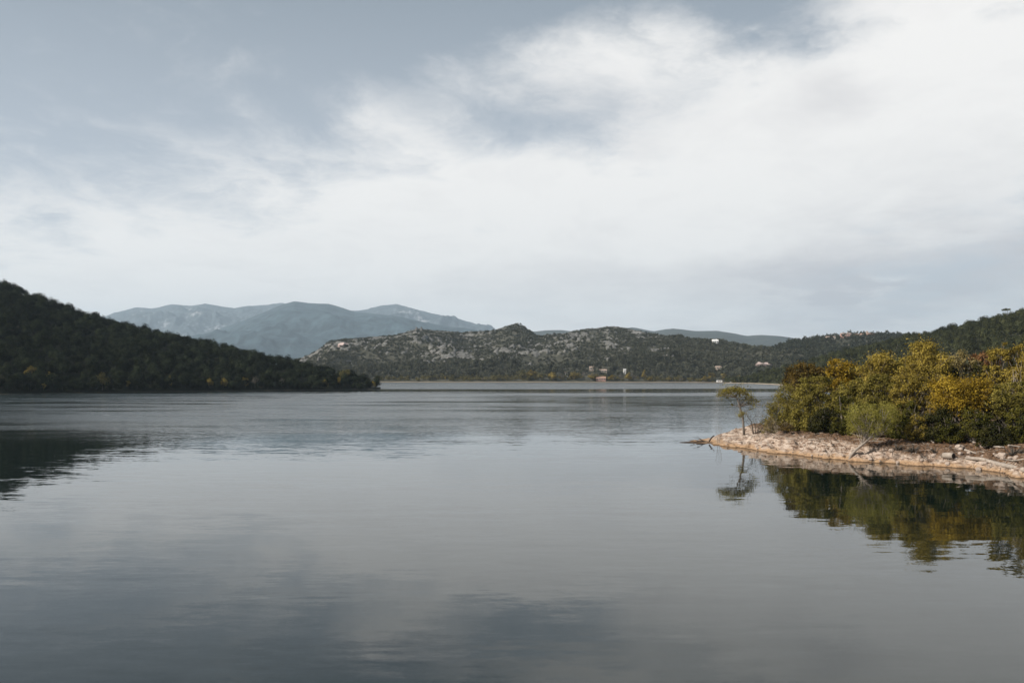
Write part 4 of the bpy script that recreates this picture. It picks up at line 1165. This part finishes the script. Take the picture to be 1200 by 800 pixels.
def stump(px, py, s, seed, label):
    rg = np.random.RandomState(seed); b_ = on_land(px, py); t = empty('root_clump', b_)
    mb = MB()
    for i in range(26):
        a = rg.uniform(0, 6.28); e = Vector((math.cos(a) * s * rg.uniform(.4, 1.2), math.sin(a) * s * .6, s * rg.uniform(-.1, .75)))
        mb.tube(bez((rg.uniform(-.2, .2) * s, 0, -.1), e, (0, 0, .25 * s), 4), [.06 * s, .05 * s, .04 * s, .025 * s, .008], 4)
    mb.build('roots', M['bark_dark'], t, smooth=True)
    return tag(t, label, 'roots')
stump(1188, 533, 1.0, 71, 'dark tangle of roots on the bank near the right edge')
stump(1096, 531, .7, 72, 'tangled brown roots left of the hollow log')
stump(1052, 527, .8, 73, 'tangled brown roots right of the leaning willow')
stump(1070, 529, .9, 74, 'wide brown root tangle in the shaded bank centre')

stones = [blobrock(400 + i, 'stone', M['stone']) for i in range(6)]
rg = np.random.RandomState(81)
big = [(1124, 524, .42, 'pale boulder on the bank right above the hollow log'), (1126, 526.5, .28, 'small pale boulder leaning on the larger one above the hollow log'), (1152, 523, .36, 'whitish boulder under the dark low bush'),
       (1174, 534, .45, 'pale boulder on the sand near the root tangle'), (1094, 534, .34, 'pale boulder at the waterline left of the hollow log')]
for px, py, r, lb in big:
    o = link('boulder', stones[int(px) % 6], None, on_land(px, py)); o.scale = (r, r * .8, r * .75); o.rotation_euler.z = px
    tag(o, lb, 'boulder')
for i in range(60):
    px = rg.uniform(838, 1196)
    wl = np.interp(px, [830, 900, 960, 1010, 1060, 1110, 1160, 1200], [520, 530, 537, 541, 545, 547, 552, 561])
    py = wl - rg.uniform(1, 24 if px > 890 else 8)
    p_ = on_land(px, py)
    if p_.z < .03: continue
    r = rg.uniform(.10, .24) * (1.25 if px > 1040 else .9)
    o = link('stone', stones[rg.randint(6)], None, p_); o.scale = (r, r * rg.uniform(.7, 1), r * rg.uniform(.6, .9)); o.rotation_euler = (rg.uniform(-.3, .3), rg.uniform(-.3, .3), rg.uniform(0, 6))
    tag(o, 'small loose pale stone on the eroded lake bank', 'stone', 'loose stones along the bank')

# dry twigs and leaf litter washed up on the bank (nobody could count them)
rg = np.random.RandomState(91)
def twig_litter(name, n, mat, label, lo, hi, rad):
    Vs, Qs, b0 = [], [], 0
    px = np.where(rg.random(n) < .7, rg.uniform(1020, 1215, n), rg.uniform(880, 1040, n))
    Yw = np.interp(px, [830, 900, 960, 1010, 1060, 1110, 1160, 1200, 1215], [90, 80.2, 74.4, 71.4, 68.6, 67.2, 64.3, 60, 59]) * KY
    Yp = Yw + rg.uniform(.6, 7.5, n) ** 1.0
    Xp = (px - 600) / F * Yp
    Zp = land_h(Xp, Yp)
    a = rg.uniform(0, 6.28, n); L_ = rg.uniform(lo, hi, n)
    dxy = np.stack([np.cos(a), np.sin(a)], 1) * L_[:, None] / 2
    E0 = np.stack([Xp - dxy[:, 0], Yp - dxy[:, 1]], 1); E1 = np.stack([Xp + dxy[:, 0], Yp + dxy[:, 1]], 1)
    z0 = land_h(E0[:, 0], E0[:, 1]) + .01; z1 = land_h(E1[:, 0], E1[:, 1]) + rg.uniform(0, .35, n) ** 2
    A0 = np.column_stack([E0, z0]); A1 = np.column_stack([E1, z1])
    sd_ = np.column_stack([-np.sin(a), np.cos(a), np.zeros(n)])
    r_ = rg.uniform(.4, 1, n)[:, None] * rad
    up_ = np.array([0, 0, 1.0])
    for E, k in ((A0, 1.0), (A1, .5)):
        for o_ in (sd_ * r_ * k, up_ * r_ * k * 1.2, -sd_ * r_ * k):
            Vs.append(E + o_)
    V = np.stack(Vs, 1).reshape(-1, 3)
    b = np.arange(n)[:, None] * 6
    Q = np.concatenate([b + np.array([[0, 1, 4, 3]]), b + np.array([[1, 2, 5, 4]]), b + np.array([[2, 0, 3, 5]])])
    return tag(link(name, mesh_np(name, V, Q, M[mat])), label, 'twigs', kind='stuff')
twig_litter('dark_twigs', 900, 'deadwood', 'dark dry twigs littering the lake bank', .25, 1.1, .025)
twig_litter('pale_twigs', 420, 'driftwood', 'bleached twigs washed up along the lake bank', .3, 1.4, .03)
V, Q, rn = leaves(rg, [(0, 0, 0)], [1], 5200, .16)
px = rg.uniform(930, 1215, 5200); Yw = np.interp(px, [830, 900, 960, 1010, 1060, 1110, 1160, 1200, 1215], [90, 80.2, 74.4, 71.4, 68.6, 67.2, 64.3, 60, 59]) * KY
Yp = Yw + 1.6 + 7 * rg.random(5200); Xp = (px - 600) / F * Yp
V = (V.reshape(-1, 4, 3) - V.reshape(-1, 4, 3).mean(1, keepdims=True)) * [1, 1, .5] + np.column_stack([Xp, Yp, land_h(Xp, Yp) + .05])[:, None, :]
tag(link('leaf_litter', mesh_np('leaf_litter', V.reshape(-1, 3), Q, M['russet'], rnd=rn)), 'fallen brown leaves under the grove', 'leaves', kind='stuff')

# ------------------------------------------------------------------ haze
m, N = material('thin_haze')
pv = N.node('ShaderNodeVolumePrincipled')
pv.inputs['Color'].default_value = (0.69, 0.85, 1.0, 1)
pv.inputs['Density'].default_value = 5.6e-5
pv.inputs['Anisotropy'].default_value = 0.1
out(N, None, pv.outputs[0])
hz = MB().box(-10000, 10000, -700, 18000, -8.0, 1250).build('haze', m)
tag(hz, 'thin blue-grey haze over the lake and hills', 'haze', kind='stuff')
